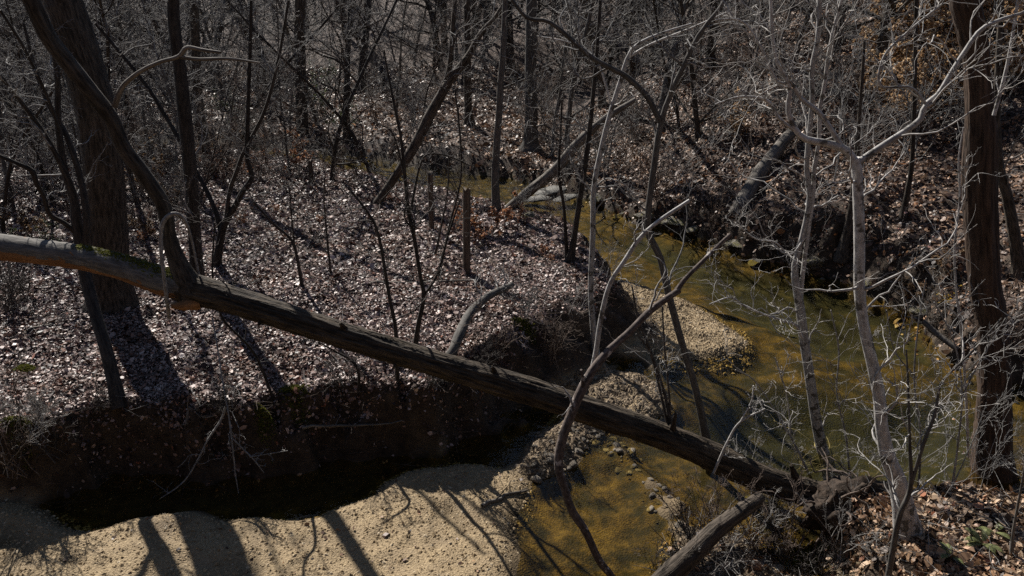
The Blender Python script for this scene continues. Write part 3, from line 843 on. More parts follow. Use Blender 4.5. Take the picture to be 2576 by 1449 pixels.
hero('twin_stem_tree', 'pale tree with two close twisting stems left of the Y shaped tree', 'tree', (2092, 1212),
     [[(2092, 1208, 32), (2067, 1125, 28), (2052, 1050, 27), (2037, 950, 25), (2022, 850, 24), (2012, 770, 23), (2000, 700, 19), (1999, 665, 16), (2017, 600, 14), (2037, 500, 14), (2029, 425, 13), (2037, 325, 13), (2044, 250, 13), (2042, 175, 13), (2057, 100, 13), (2062, 0, 12), (2060, -100, 10)],
      [(2012, 765, 16), (2018, 700, 12), (2032, 590, 12), (2047, 475, 11), (2047, 430, 11), (2061, 350, 11), (2062, 275, 11), (2075, 210, 10), (2082, 150, 10), (2097, 75, 9), (2117, 0, 8), (2130, -80, 6)],
      [(2076, 200, 6), (2060, 183, 6), (2020, 170, 5), (2000, 140, 4), (2003, 110, 3)],
      [(2018, 850, 9, -.05), (2002, 818, 8, -.1), (1965, 805, 7, -.2), (1920, 790, 6, -.3), (1870, 768, 5, -.4), (1838, 748, 4, -.5), (1785, 765, 3, -.6)],
      [(2030, 590, 6), (1990, 640, 5, -.1), (1950, 610, 4, -.2), (1900, 600, 4, -.3), (1850, 560, 3, -.4)]],
     'bark_pale', 'twig_pale', (12, 4, 2), tl=.95, k=12, seed=14, lo=.08, flare=.3)
hero('reddish_tree', 'thick reddish brown trunk standing on the leafy bank at right', 'tree', (2498, 1216),
     [[(2500, 1212, 100), (2497, 1124, 88), (2502, 974, 74), (2497, 824, 70), (2478, 724, 72), (2470, 600, 75), (2463, 450, 80), (2466, 340, 76), (2464, 280, 66), (2457, 150, 62), (2434, 30, 68), (2428, 0, 70), (2415, -150, 60)]],
     'bark_red', 'twig_brown', None, k=36, extend=7, seed=15, flare=.12, rough=.012, ridge=.035, n0=110)
hero('broken_stem', 'rosy bent dead stem crossing in front of the log, its top snapped off', 'dead stem', 7.0,
     [[(1556, 1490, 18), (1539, 1449, 18), (1509, 1414, 19, .02), (1474, 1339, 20, .06), (1439, 1284, 21, .1), (1419, 1224, 22, .15), (1405, 1170, 24, .2), (1414, 1109, 24, .25), (1434, 1049, 24, .3), (1464, 979, 25, .36), (1489, 934, 23, .42), (1529, 884, 20, .5), (1584, 834, 18, .6), (1639, 779, 18, .7), (1709, 729, 17, .8)],
      [(1700, 735, 16, .79), (1725, 700, 13, .85), (1770, 655, 12, .95), (1810, 615, 11, 1.05), (1838, 590, 11, 1.1)],
      [(1466, 975, 11, .34), (1466, 950, 10, .32), (1462, 930, 7, .3)]],
     'bark_rosy', 'twig_pale', (2, 3, 2), tl=.5, k=10, seed=16, lo=.5, hi=.9, rough=.03)
hero('snapped_sapling', 'thin pale leaning sapling with snapped tip above the gravel bar', 'sapling', 7.6,
     [[(1490, 930, 14), (1500, 880, 13), (1512, 800, 13), (1534, 715, 12), (1572, 655, 12), (1609, 600, 12), (1659, 555, 11), (1735, 504, 10)]], 'bark_pale', 'twig_pale', (3, 3, 3), tl=.5, k=8, seed=17, lo=.1, hi=.8)
hero('slim_tree', 'slim dark trunk on the right hillside between the Y tree and reddish trunk', 'tree', (2272, 545),
     [[(2272, 543, 15), (2292, 425, 12), (2299, 300, 11), (2302, 150, 10), (2305, 0, 10)]], 'bark_furrowed', 'twig_grey', (7, 5, 4), k=9, extend=4, seed=18)
hero('stooping_tree', 'short dark trunk on the far water edge behind the Y tree', 'tree', (2122, 645),
     [[(2120, 643, 34), (2128, 600, 24), (2138, 550, 20), (2147, 475, 15), (2155, 380, 12), (2165, 250, 9), (2175, 100, 7)]], 'bark_furrowed', 'twig_grey', (8, 5, 4), k=10, seed=19, flare=.3)
hero('tilted_tree', 'dim leaning trunk at the right frame edge behind the reddish trunk', 'tree', (2568, 690),
     [[(2568, 688, 34), (2550, 580, 28), (2535, 500, 26), (2515, 420, 22), (2507, 300, 18), (2512, 150, 15), (2520, 0, 13)]], 'bark_furrowed', 'twig_grey', (8, 5, 4), k=10, seed=20)
hero('grey_tree', 'mid grey trunk leaning right on the bank above the amber bend', 'tree', (1436, 660),
     [[(1434, 660, 20), (1444, 600, 15), (1459, 500, 14), (1474, 400, 14), (1486, 300, 12), (1500, 150, 10), (1510, 0, 8)]], 'bark_dark', 'twig_grey', (9, 5, 4), k=9, seed=21)
hero('thin_sapling', 'thin straight dark sapling beside the amber bend left of the bank tree', 'sapling', (1429, 655),
     [[(1427, 652, 10), (1419, 525, 8), (1406, 440, 8), (1410, 340, 6), (1414, 250, 5)]], 'bark_dark', 'twig_dark', (8, 4, 3), k=7, seed=22)
SAPS = [
 ('slim dark sapling leaning left on the litter below the forked tree', [(760, 720, 9), (742, 625, 8), (725, 595, 7), (690, 565, 7), (636, 506, 5)], [[(742, 630, 5), (735, 560, 4), (728, 470, 3)]]),
 ('curving grey sapling at the bank edge just behind the log', [(1000, 962, 11), (995, 830, 10), (979, 745, 9), (954, 600, 8), (929, 540, 7), (874, 470, 5)], []),
 ('thin whip sapling just left of the tallest fence post', [(1104, 702, 7), (1129, 575, 6), (1159, 450, 5), (1156, 325, 5), (1144, 225, 4)], []),
 ('thin twisting sapling on the litter right of the dark sapling', [(1095, 640, 6), (1112, 560, 5), (1126, 480, 4), (1130, 380, 3)], []),
 ('short dark whip standing alone in the middle of the leafy bank', [(832, 690, 6), (822, 590, 5), (815, 500, 4), (818, 440, 3)], []),
 ('leaning twiggy sapling at the near foot of the bank left of the log', [(690, 1010, 8), (640, 890, 7), (560, 800, 6), (535, 700, 5), (540, 560, 4)], []),
 ('bent dark whip crossing under the middle of the log', [(905, 985, 8), (900, 930, 7), (880, 905, 6), (845, 885, 5), (800, 860, 4)], []),
]
for i, (lb, tr, lims) in enumerate(SAPS):
    hero('sapling', lb, 'sapling', tr[0][:2], [tr] + lims, 'bark_dark', 'twig_dark', (6, 4, 3), tl=.9, k=7, seed=30 + i, flare=.1, rough=.01)
hero('vine', 'pale crooked vine climbing beside the reddish trunk', 'vine', 8.6,
     [[(2436, 1150, 7), (2430, 1000, 7), (2420, 850, 7), (2405, 724, 6), (2402, 610, 6), (2415, 500, 6), (2412, 400, 5), (2424, 320, 4)]], 'bark_pale', 'twig_pale', (8, 4, 3), tl=.5, k=6, seed=40, lo=.05)
hero('upright_shoot', 'slim grey shoot forking in front of the leafy right bank', 'sapling', 6.6,
     [[(2232, 1470, 17), (2240, 1420, 16), (2262, 1300, 14), (2290, 1226, 12), (2288, 1100, 8), (2284, 960, 6), (2280, 880, 4)],
      [(2290, 1226, 11), (2322, 1120, 10), (2352, 1040, 9), (2362, 980, 7), (2378, 950, 6), (2440, 890, 5), (2520, 800, 4)]], 'bark_grey', 'twig_pale', (9, 4, 4), tl=.7, k=8, seed=41, lo=.3)
hero('upright_shoot', 'thin upright shoot in the lower right corner on leaf litter', 'sapling', (2545, 1400),
     [[(2545, 1398, 8), (2550, 1330, 7), (2572, 1210, 6), (2590, 1100, 5)]], 'bark_grey', 'twig_grey', (5, 3, 2), tl=.5, k=6, seed=42)
hero('sapling', 'pale thin stem crossing the upper right corner behind the reddish trunk', 'sapling', 8.7,
     [[(2500, 290, 10), (2525, 200, 9), (2540, 130, 8), (2557, 25, 7), (2566, -60, 5)]], 'bark_pale', 'twig_pale', (6, 3, 3), tl=.6, k=7, seed=43, lo=.1)

hero('log_shoots', 'cluster of thin dark shoots sprouting from the fallen trunk', 'shoots', 8.62,
     [[(1690, 1095, 10), (1674, 1000, 8), (1642, 900, 7), (1605, 800, 6), (1590, 720, 4)], [(1690, 1090, 7), (1682, 980, 6), (1672, 880, 5), (1666, 770, 4)], [(1684, 1088, 7), (1655, 960, 6), (1632, 880, 5), (1600, 840, 4)]], 'twig_dark', 'twig_grey', (6, 3, 2), tl=.6, k=6, seed=80, lo=.2)
hero('creek_shoot', 'pale forked shoot leaning right over the dark pool', 'sapling', 8.3,
     [[(1795, 1190, 8), (1830, 1112, 7), (1862, 1062, 6), (1925, 1028, 4)], [(1860, 1066, 5), (1890, 1010, 4), (1895, 970, 3)]], 'bark_pale', 'twig_pale', (6, 3, 2), tl=.6, k=6, seed=81, lo=.2)
hero('whip_sapling', 'thin whip bending left above the near bank rim', 'sapling', (2395, 1232), [[(2395, 1230, 6), (2412, 1100, 5), (2420, 980, 5), (2400, 860, 4), (2350, 760, 3)], [(2418, 1000, 4), (2470, 900, 3), (2530, 800, 3)]], 'twig_grey', 'twig_pale', (9, 3, 2), tl=.7, k=6, seed=82, lo=.15)
hero('whip_sapling', 'thin whip leaning right beside the Y shaped trunk', 'sapling', (2310, 1236), [[(2310, 1234, 6), (2316, 1100, 5), (2300, 960, 5), (2310, 820, 4), (2330, 700, 3)], [(2304, 950, 4), (2250, 880, 3), (2230, 780, 3)]], 'twig_grey', 'twig_pale', (9, 3, 2), tl=.7, k=6, seed=83, lo=.15)
hero('whip_sapling', 'pale whip rising between the twin stems and the Y shaped trunk', 'sapling', (2140, 1226), [[(2140, 1224, 6), (2128, 1100, 5), (2105, 990, 4), (2110, 880, 4), (2090, 780, 3)]], 'twig_pale', 'twig_pale', (9, 3, 2), tl=.8, k=6, seed=84, lo=.15)
hero('whip_sapling', 'pale whip leaning left over the pool from the trunk end', 'sapling', (2050, 1226), [[(2050, 1224, 6), (2000, 1120, 5), (1960, 1050, 4), (1900, 960, 3), (1850, 930, 3)], [(1990, 1105, 4), (1980, 1000, 3), (1950, 900, 3)]], 'twig_pale', 'twig_pale', (8, 3, 2), tl=.7, k=6, seed=85, lo=.15)

# --- lying logs
def fallen_log(name, label, Y0, pts, mat, k=12, seed=0, rough=.03, cat='log', twigs=None, tm='twig_grey'):
    return hero(name, label, cat, Y0, [pts], mat, tm, twigs, k=k, seed=seed, flare=0, rough=rough, tl=.7, lo=.3, ridge=.02)
p = hit(1290, 520)
fallen_log('leaning_log', 'grey log leaning up to the right above the creek bend', p[1], [(1276, 528, 22), (1292, 513, 24), (1345, 470, 26), (1399, 425, 27), (1454, 360, 24), (1520, 300, 18), (1600, 250, 12)], 'wood_weathered', 12, 50, .04, 'log', (5, 4, 3))
p = hit(1862, 525)
fallen_log('pale_log', 'pale barkless log lying up the right hillside above the water', p[1], [(1850, 540, 40, -.1), (1865, 515, 40, 0), (1907, 442, 38, .9), (1952, 382, 32, 1.6), (1987, 338, 28, 2.2), (2027, 296, 24, 2.8)], 'wood_weathered', 14, 51, .03)
p = hit(2407, 885)
fallen_log('small_log', 'short pale log on the right bank left of the reddish trunk', p[1], [(2322, 808, 14, .5), (2360, 842, 15, .3), (2410, 880, 14, 0)], 'wood_weathered', 9, 52)
fallen_log('bare_log', 'bare brown log sloping down to the bottom edge beside the brush', 6.6, [(1625, 1500, 58), (1700, 1432, 55, .15), (1750, 1385, 50, .3), (1800, 1335, 46, .5), (1860, 1290, 40, .7), (1900, 1262, 34, .88), (1915, 1250, 22, .95)], 'wood_brown', 22, 53, .05)
p = hit(1130, 902)
fallen_log('curved_log', 'curved grey limb lying behind the middle of the fallen trunk', p[1], [(1122, 908, 26, -.1), (1140, 880, 26), (1158, 835, 26, .35), (1185, 785, 23, .9), (1230, 745, 20, 1.4), (1290, 716, 14, 1.8)], 'bark_grey', 10, 54, .05, 'log', (5, 4, 3))
STK = [('thin grey stick lying flat across the middle of the leafy bank', (910, 720), (1212, 706), 7), ('short dark stick on the sunlit litter far left', (68, 838), (152, 814), 9),
       ('pale stick on the dark bank face under the log', (760, 1082), (1015, 1074), 8), ('short stick at the upper rim of the dark bank', (470, 1076), (545, 1064), 8),
       ('dark stick lying on the hillside leaves above the pale log', (1690, 350), (1900, 345), 7), ('driftwood stick at the sandbar tip by the water', (1215, 1275), (1325, 1240), 10)]
for i, (lb, a_, b_, w) in enumerate(STK):
    A, B = hit(*a_), hit(*b_)
    M_ = (A + B) / 2
    pts3 = np.linspace(0, 1, 9)[:, None] * (B - A) + A + np.random.default_rng(i).standard_normal((9, 3)) * np.array([.015, .015, .006])
    pts3[:, 2] = np.maximum(pts3[:, 2], land(pts3[:, 0], pts3[:, 1])) + .02
    rad = .5 * w / F * depth(M_) * np.linspace(1.1, .5, 9)
    root = thing('fallen_stick', lb, 'stick', A)
    V, Q, bk = tubes(pts3[None], rad[None], 7, .04)
    link('shaft', Geo().add(V, Q, None, bk).mesh('shaft', 'wood_weathered', A), root)
    P_, R_ = spawn(pts3[None], rad[None], 5, .2, .95, .35, 45, 5, .15, .3, .5)
    V, Q, bk = tubes(P_, R_, 5)
    link('twigs', Geo().add(V, Q, None, bk).mesh('twigs', 'wood_weathered', A), root)
# dead branch hanging down the dark bank
hero('hanging_dead_branch', 'pale dead branch hanging down the dark bank face at left', 'dead branch', 9.2,
     [[(568, 1022, 6), (556, 1056, 6), (522, 1108, 5, -.1), (500, 1152, 4, -.2), (462, 1212, 4, -.3), (400, 1257, 3, -.4)], [(534, 800, 4, .9), (548, 880, 4, .6), (560, 960, 4, .3), (576, 1050, 4, 0), (588, 1150, 4, -.2), (592, 1190, 3, -.25), (600, 1240, 3, -.3)],
      [(582, 1100, 4, -.1), (612, 1130, 4, -.15), (640, 1158, 4, -.2), (664, 1190, 3, -.2)], [(628, 1150, 4, -.2), (668, 1143, 3, -.2), (724, 1134, 3, -.2)]], 'twig_grey', 'twig_grey', (5, 3, 0), tl=.5, k=6, seed=60, lo=.2, up=0)

# --- fence posts
for lb, b, t, w, sd in (('tallest wooden fence post standing on the leafy bank mid picture', (1174, 686), (1174, 474), 19, 1), ('grey wooden fence post behind the tallest post', (1086, 578), (1082, 434), 14, 2),
                        ('short far fence post left of the leaning dark tree', (783, 462), (780, 400), 11, 3)):
    B = hit(*b)
    T = at(t[0], t[1], B[1])
    rad = .5 * w / F * depth(B)
    r = np.random.default_rng(sd)
    n = 14
    C = B + (T - B) * np.linspace(-.06, 1, n)[:, None]
    V, Q, bk = tubes(C[None], np.full((1, n), rad) * r.uniform(.94, 1.05, (1, n)), 10, .03, r)
    top = V[-10:]
    top[:, 2] += r.uniform(-.07, .04, 10)
    gg = Geo().add(V, Q, None, bk)
    gg.add(np.vstack([top, top.mean(0)[None]]), None, [(a, (a + 1) % 10, 10) for a in range(10)], np.vstack([bk[-10:], bk[-10:].mean(0)[None]]))
    o = link('fence_post', gg.mesh('fence_post', 'post_wood', B), None, B)
    tag(o, lb, 'fence post', 'old fence posts on the bank')

# ------------------------------------------------------------------ woodland of shared kinds
def wood_kind(seed, H, r0, nb, mat, twm, lowest=.12, lean=.16, spread=.38, dens=(5, 4, 3), twr=1.9, fork=False):
    r = np.random.default_rng(seed)
    N = 16
    P = np.zeros((1, N, 3)); d = np.array([0, 0, 1.0]); P[0, 0] = (0, 0, -.25)
    ld = r.standard_normal(3) * lean; ld[2] = 0
    for s in range(1, N):
        d = norm(d + .06 * r.standard_normal(3) + ld * .4 + np.array([0, 0, .08]))
        P[0, s] = P[0, s - 1] + d * (H + .25) / (N - 1)
    R = r0 * np.linspace(1, .18, N)[None] ** .9
    R[0, 0] *= 1.35
    trunk = Geo(); V, Q, bk = tubes(P, R, 9, .02, r); trunk.add(V, Q, None, bk)
    br = Geo()
    l1 = spawn(P, R, nb, lowest, .97, H * spread, 58, 8, .12, .22, .5, r, .008, taperlen=.45)
    V, Q, bk = tubes(*l1, 5, 0, r); br.add(V, Q, None, bk)
    tw = Geo()
    l2 = spawn(*l1, dens[0], .15, 1, plen(l1[0]) * .5, 45, 6, .1, .28, .6, r, .0045 * twr)
    V, Q, bk = tubes(*l2, 4, 0, r); tw.add(V, Q, None, bk)
    l3 = spawn(*l2, dens[1], .1, 1, plen(l2[0]) * .55, 42, 5, .1, .3, .65, r, .0034 * twr)
    V, Q, bk = tubes(*l3, 3, 0, r); tw.add(V, Q, None, bk)
    l4 = spawn(*l3, dens[2], .1, 1, plen(l3[0]) * .6, 42, 3, .1, .35, .7, r, .0028 * twr)
    V, Q, bk = tubes(*l4, 3, 0, r); tw.add(V, Q, None, bk)
    root = bpy.data.objects.new('bare_tree', None); COL.objects.link(root)
    root['kid'] = len(KIDS)
    KIDS[root['kid']] = [link('trunk', trunk.mesh('trunk', mat), root), link('limbs', br.mesh('limbs', mat), root), link('twigs', tw.mesh('twigs', twm), root)]
    root['r'] = r0
    return root
def shrub_kind(seed, H, ns, mat, spread=.5, dens=(5, 4, 3), r0=.012, leaf=None, nleaf=0, lsize=.06, up=.25, name='shrub', wig=.22):
    r = np.random.default_rng(seed)
    N = 9
    P = np.zeros((ns, N, 3)); P[:, 0, :2] = r.standard_normal((ns, 2)) * .08 * H; P[:, 0, 2] = -.08
    a = r.uniform(0, 6.28, ns)
    d = norm(np.stack([np.cos(a) * spread * r.uniform(.2, 1.2, ns), np.sin(a) * spread * r.uniform(.2, 1.2, ns), np.ones(ns)], -1))
    hh = H * r.uniform(.5, 1.1, ns)
    for s in range(1, N):
        d = norm(d + wig * .6 * r.standard_normal((ns, 3)))
        P[:, s] = P[:, s - 1] + d * (hh / (N - 1))[:, None]
    R = np.linspace(r0, r0 * .3, N)[None] * r.uniform(.6, 1.2, (ns, 1))
    st = Geo(); V, Q, bk = tubes(P, R, 5, 0, r); st.add(V, Q, None, bk)
    l1 = spawn(P, R, dens[0], .15, 1, H * .4, 45, 6, up * .4, wig, .6, r, .0065)
    tw = Geo()
    V, Q, bk = tubes(*l1, 4, 0, r); tw.add(V, Q, None, bk)
    l2 = spawn(*l1, dens[1], .1, 1, plen(l1[0]) * .55, 42, 4, up * .3, wig, .65, r, .005)
    V, Q, bk = tubes(*l2, 3, 0, r); tw.add(V, Q, None, bk)
    src = l2
    if dens[2]:
        l3 = spawn(*l2, dens[2], .1, 1, plen(l2[0]) * .6, 42, 3, up * .3, wig * 1.2, .7, r, .004)
        V, Q, bk = tubes(*l3, 3, 0, r); tw.add(V, Q, None, bk)
        src = l3
    root = bpy.data.objects.new(name, None); COL.objects.link(root)
    kids = [link('stems', st.mesh('stems', mat), root), link('twigs', tw.mesh('twigs', mat), root)]
    if leaf:
        Pl = src[0]
        pick = r.integers(0, len(Pl), nleaf); ps = r.integers(1, Pl.shape[1], nleaf)
        c = Pl[pick, ps] + r.standard_normal((nleaf, 3)) * .015
        kids.append(link('foliage', leaves(c, lsize * r.uniform(.6, 1.25, nleaf), r, tilt=.55).mesh('foliage', leaf, smooth=False, barkco=False), root))
    root['kid'] = len(KIDS)
    KIDS[root['kid']] = kids
    root['r'] = H
    return root
def leaves(c, size, r, tilt=.5, nrm=None, curl=.3, slim=.48, droop=0.0):
    n = len(c)
    up_ = np.tile([0, 0, 1.0], (n, 1)) if nrm is None else nrm
    up_ = norm(up_ + tilt * r.standard_normal((n, 3)))
    d = r.standard_normal((n, 3)); d = norm(d - (d * up_).sum(-1, keepdims=True) * up_)
    if droop: d = norm(d + np.array([0, 0, -droop]))
    s = np.cross(up_, d)
    L = np.asarray(size)[:, None]
    cu = L * curl * r.uniform(-1, 1.2, (n, 1))
    w = L * slim * r.uniform(.7, 1.2, (n, 1))
    cv = L * curl * r.uniform(-.3, 1, (n, 1))
    base = c - d * L * .5 + up_ * cu * .5
    tip = c + d * L * .5 + up_ * cu
    m1, m2 = c - d * L * .18, c + d * L * .2
    v = np.stack([base, m1 + s * w * .5 + up_ * cv * .5, m1 - s * w * .5 + up_ * cv * .5, m2 + s * w * .42 + up_ * (cv * .6 + cu * .3), m2 - s * w * .42 + up_ * (cv * .6 + cu * .3), tip], 1)
    i = np.arange(n)[:, None] * 6
    g = Geo()
    g.add(v.reshape(-1, 3), np.concatenate([i + np.array([1, 3, 4, 2])[None]]), np.concatenate([i + np.array([0, 1, 2])[None], i + np.array([3, 5, 4])[None]]))
    return g

KT = [wood_kind(200 + i, H, r0, nb, m, tw, lowest=lo) for i, (H, r0, nb, m, tw, lo) in enumerate([
    (11, .11, 22, 'bark_furrowed', 'twig_grey', .06), (12, .15, 22, 'bark_grey', 'twig_grey', .08), (9, .07, 22, 'bark_dark', 'twig_grey', .05), (8, .055, 22, 'bark_grey', 'twig_grey', .05),
    (13, .19, 20, 'bark_furrowed', 'twig_grey', .12), (7, .04, 20, 'bark_dark', 'twig_brown', .08), (10, .09, 24, 'bark_grey', 'twig_pale', .1), (6, .032, 20, 'bark_grey', 'twig_grey', .1)])]
KS = [shrub_kind(300 + i, H, ns, m, sp) for i, (H, ns, m, sp) in enumerate([(2.4, 8, 'twig_grey', .5), (1.7, 10, 'twig_brown', .7), (3.2, 6, 'twig_grey', .35), (1.2, 12, 'twig_dark', .8), (2.8, 5, 'twig_pale', .4)])]
KB = [shrub_kind(320, 2.8, 4, 'twig_grey', .5, (9, 5, 3), .016, 'beech_leaf', 4600, .135, .1, 'beech_sapling'), shrub_kind(321, 1.3, 4, 'twig_brown', .7, (6, 5, 2), .01, 'rust_leaf', 560, .11, .1, 'rusty_bush'),
      shrub_kind(322, 1.1, 5, 'twig_brown', .8, (6, 4, 2), .009, 'brown_leaf', 560, .10, .1, 'brown_bush'), shrub_kind(323, 2.6, 6, 'twig_dark', .6, (6, 5, 3), .014, 'green_leaf', 1500, .085, .1, 'evergreen_shrub'),
      shrub_kind(324, 1.5, 3, 'twig_pale', .5, (5, 3, 0), .008, 'white_leaf', 16, .11, .1, 'pale_leaf_shrub'), shrub_kind(325, 1.2, 3, 'twig_brown', .5, (4, 3, 0), .008, 'yellow_leaf', 60, .10, .1, 'yellow_leaf_shrub'),
      shrub_kind(326, .55, 3, 'twig_brown', .9, (5, 4, 0), .006, 'rust_leaf', 130, .07, .1, 'rusty_seedling')]
USED = set()
def place(kind, loc, rz, sc, name=None):
    if kind['kid'] not in USED:
        USED.add(kind['kid'])
        kind.location, kind.rotation_euler, kind.scale = loc, (0, 0, rz), (sc, sc, sc)
        return kind
    o = copy_tree(kind, loc, rz, sc)
    return o
LANDM = [(-400, None), (225, 'thick left trunk'), (470, 'slim dark trunk'), (757, 'far straight trunk'), (1090, 'leaning tree'), (1258, 'slender trunk'),
         (1540, 'tall pale stem'), (1760, 'arching tree'), (2040, 'twin stems'), (2300, 'hillside trunk'), (2465, 'reddish trunk'), (3000, None)]
def zone_of(px):
    for i in range(len(LANDM) - 1):
        if px < LANDM[i + 1][0]:
            a, b = LANDM[i][1], LANDM[i + 1][1]
            return i, ('left of ' + b if a is None else 'right of ' + a if b is None else 'between ' + a + ' and ' + b)
    return len(LANDM) - 2, 'right of the reddish trunk'
def label_group(items, noun, cat, name, groupname):
    """items: (object, position, size). Singles out the extremes of each zone; the rest share the zone's label."""
    zones = {}
    for it in items:
        px, py, dz = project(it[1])
        zones.setdefault(zone_of(px)[0], []).append((*it, px, dz))
    for zi, lst in zones.items():
        where = zone_of((LANDM[zi][0] + LANDM[zi + 1][0]) / 2)[1]
        left = sorted(lst, key=lambda q: q[3])
        given = set()
        def give(q, lb):
            if id(q[0]) not in given:
                given.add(id(q[0])); tag(q[0], lb, cat, groupname)
        if len(lst) == 1:
            give(lst[0], f'{noun} {where}')
        else:
            give(min(lst, key=lambda q: q[4]), f'nearest {noun} {where}')
            rest = [q for q in lst if id(q[0]) not in given]
            if len(rest) > 1: give(max(rest, key=lambda q: q[2]), f'largest farther {noun} {where}')
            rest = [q for q in lst if id(q[0]) not in given]
            if len(rest) > 1: give(max(rest, key=lambda q: q[4]), f'farthest {noun} {where}')
            rest = [q for q in lst if id(q[0]) not in given]
            ORD = ['first', 'second', 'third', 'fourth', 'fifth', 'sixth', 'seventh', 'eighth', 'ninth', 'tenth', 'eleventh', 'twelfth', 'thirteenth', 'fourteenth', 'fifteenth']
            if 1 < len(rest) and len(lst) <= 15:
                for q in rest: give(q, f'{ORD[[id(z[0]) for z in left].index(id(q[0]))]} {noun} from the left {where}')
                rest = []
            for q in rest: give(q, f'middle {noun} {where}' if len(rest) == 1 else f'one of the similar {noun}s {where}')
        for q in lst:
            q[0].name = name

def label_bands(items, noun, cat, name, grp):
    for adj, lo, hi_, where in (('', 0, 30, 'near the creek'), ('distant ', 30, 52, 'beyond the creek'), ('hazy background ', 52, 999, 'of the far wood')):
        label_group([q for q in items if lo <= q[1][1] < hi_], adj + noun, cat, name, f'{grp} {where}')

r = np.random.default_rng(77)
FOOTS = []
def scatter(n, ymin, ymax, kinds, smin, smax, mind, accept, items, pw=1.0, pad=1.0):
    tries = 0
    while n > 0 and tries < 20000:
        tries += 1
        y = ymin + (ymax - ymin) * r.random() ** pw
        half = y * .67 * pad + 1
        x = r.uniform(-half, half)
        if not accept(x, y): continue
        if not -60 < project((x, y, ground(x, y)))[0] < 2640: continue
        if any((x - a) ** 2 + (y - b) ** 2 < mind * mind for a, b in FOOTS): continue
        FOOTS.append((x, y))
        k = kinds[int(r.integers(len(kinds)))]
        sc = r.uniform(smin, smax)
        loc = (x, y, ground(x, y))
        o = place(k, loc, r.uniform(0, 6.28), sc)
        items.append((o, loc, k['r'] * sc))
        n -= 1
def sd1(poly, x, y):
    return float(sdf(poly, np.array([x]), np.array([y]))[0])
def on_back(x, y):
    px, py, dz = project((x, y, ground(x, y)))
    if 1090 < px < 1320 and y < 46 and py > 215: return False
    return sd1(BACK, x, y) > .5
def on_pen_back(x, y):
    px, py, dz = project((x, y, 1.0))
    return sd1(PEN, x, y) > .4 and (py < 470 if px > 520 else py < 600) and not (60 < px < 350 and py > 540)
trees = []
scatter(110, 23, 48, KT + KT[5:] + KT[2:4], .7, 1.1, .9, on_back, trees, 1.2)
scatter(120, 44, 95, KT[:5] + KT[6:7], .9, 1.35, .9, on_back, trees, 1.3)
scatter(36, 30, 62, [KT[0], KT[1], KT[4]], .9, 1.25, 1.2, on_back, trees, 1.0)
scatter(34, 15.5, 29, [KT[2], KT[3], KT[5], KT[7]], .6, .95, .8, on_pen_back, trees, 1.0)
label_bands(trees, 'bare tree', 'tree', 'bare_tree', 'bare trees')
shrubs = []
scatter(125, 19, 46, KS + KS[4:], .8, 1.7, .5, on_back, shrubs, 1.1)
scatter(64, 14, 29, KS, .55, 1.1, .5, on_pen_back, shrubs, 1.0)
label_bands(shrubs, 'bare shrub', 'shrub', 'bare_shrub', 'bare shrubs')

# far-off wood that reads as one grey mass
rf_ = np.random.default_rng(55)
nf = 20000
yf = rf_.uniform(47, 98, nf); xf = rf_.uniform(-1, 1, nf) * (yf * .68 + 2)
zf = land(xf, yf) + rf_.uniform(0, 1, nf) ** 1.5 * 8
Pf = np.zeros((nf, 5, 3)); Pf[:, 0] = np.stack([xf, yf, zf], -1)
df = norm(rf_.standard_normal((nf, 3)) * np.array([.9, .9, .3]) + np.array([0, 0, .75]))
lf = rf_.uniform(.8, 3.4, nf)
for s_ in range(1, 5):
    df = norm(df + .22 * rf_.standard_normal((nf, 3)) + np.array([0, 0, .06])); Pf[:, s_] = Pf[:, s_ - 1] + df * (lf / 4)[:, None]
half_ = nf * 3 // 4
V, Q, bk = tubes(Pf[half_:], np.linspace(1, .4, 5)[None] * (.008 + .022 * rf_.random((nf - half_, 1)) ** 2), 3, 0, rf_)  # this share of far twigs gets a paler colour in place of sunlight
tag(link('woodland', Geo().add(V, Q, None, bk).mesh('woodland', 'twig_pale')), 'far wood twigs coloured paler to look sunlit', 'wood', None, 'stuff')
V, Q, bk = tubes(Pf[:half_], np.linspace(1, .4, 5)[None] * (.008 + .022 * rf_.random((half_, 1)) ** 2), 3, 0, rf_)
tag(link('woodland', Geo().add(V, Q, None, bk).mesh('woodland', 'twig_grey')), 'grey mass of bare branches filling the far wood', 'wood', None, 'stuff')

def put(kind, px, py, sc, label, cat, name, rz=None, group=None, off=(0, 0)):
    p = hit(px, py)
    o = place(kind, (p[0], p[1], p[2]), r.uniform(0, 6.28) if rz is None else rz, sc)
    tag(o, label, cat, group)
    o.name = name
    return o
# young beeches holding dry leaves
for (px, py, sc, lb) in [(2230, 215, 1.1, 'pale tan beech sapling highest on the hill left of the reddish trunk'), (2330, 190, 1.2, 'largest tan beech sapling on the hilltop left of the reddish trunk'), (2390, 300, .8, 'small tan beech sapling against the reddish trunk'),
                         (2560, 160, 1.2, 'tan beech sapling in the top right corner'), (2290, 330, .75, 'low tan beech sapling in the middle of the right hill'), (1830, 345, .45, 'low tan leafy sprig on the hill left of the pale log'),
                         (2440, 120, 1.2, 'tan beech sapling directly behind the reddish trunk'), (2280, 130, 1.3, 'tan beech sapling at the top edge right of the hillside trunk'), (2350, 90, 1.3, 'tan beech sapling at the top edge left of the reddish trunk'),
                         (2210, 290, .8, 'tan beech sapling left of the hillside trunk, halfway up the hill'), (2520, 240, .9, 'tan beech sapling right of the reddish trunk')]:
    put(KB[0], px, py, sc, lb, 'beech sapling', 'beech_sapling', None, 'young beeches keeping dry leaves')
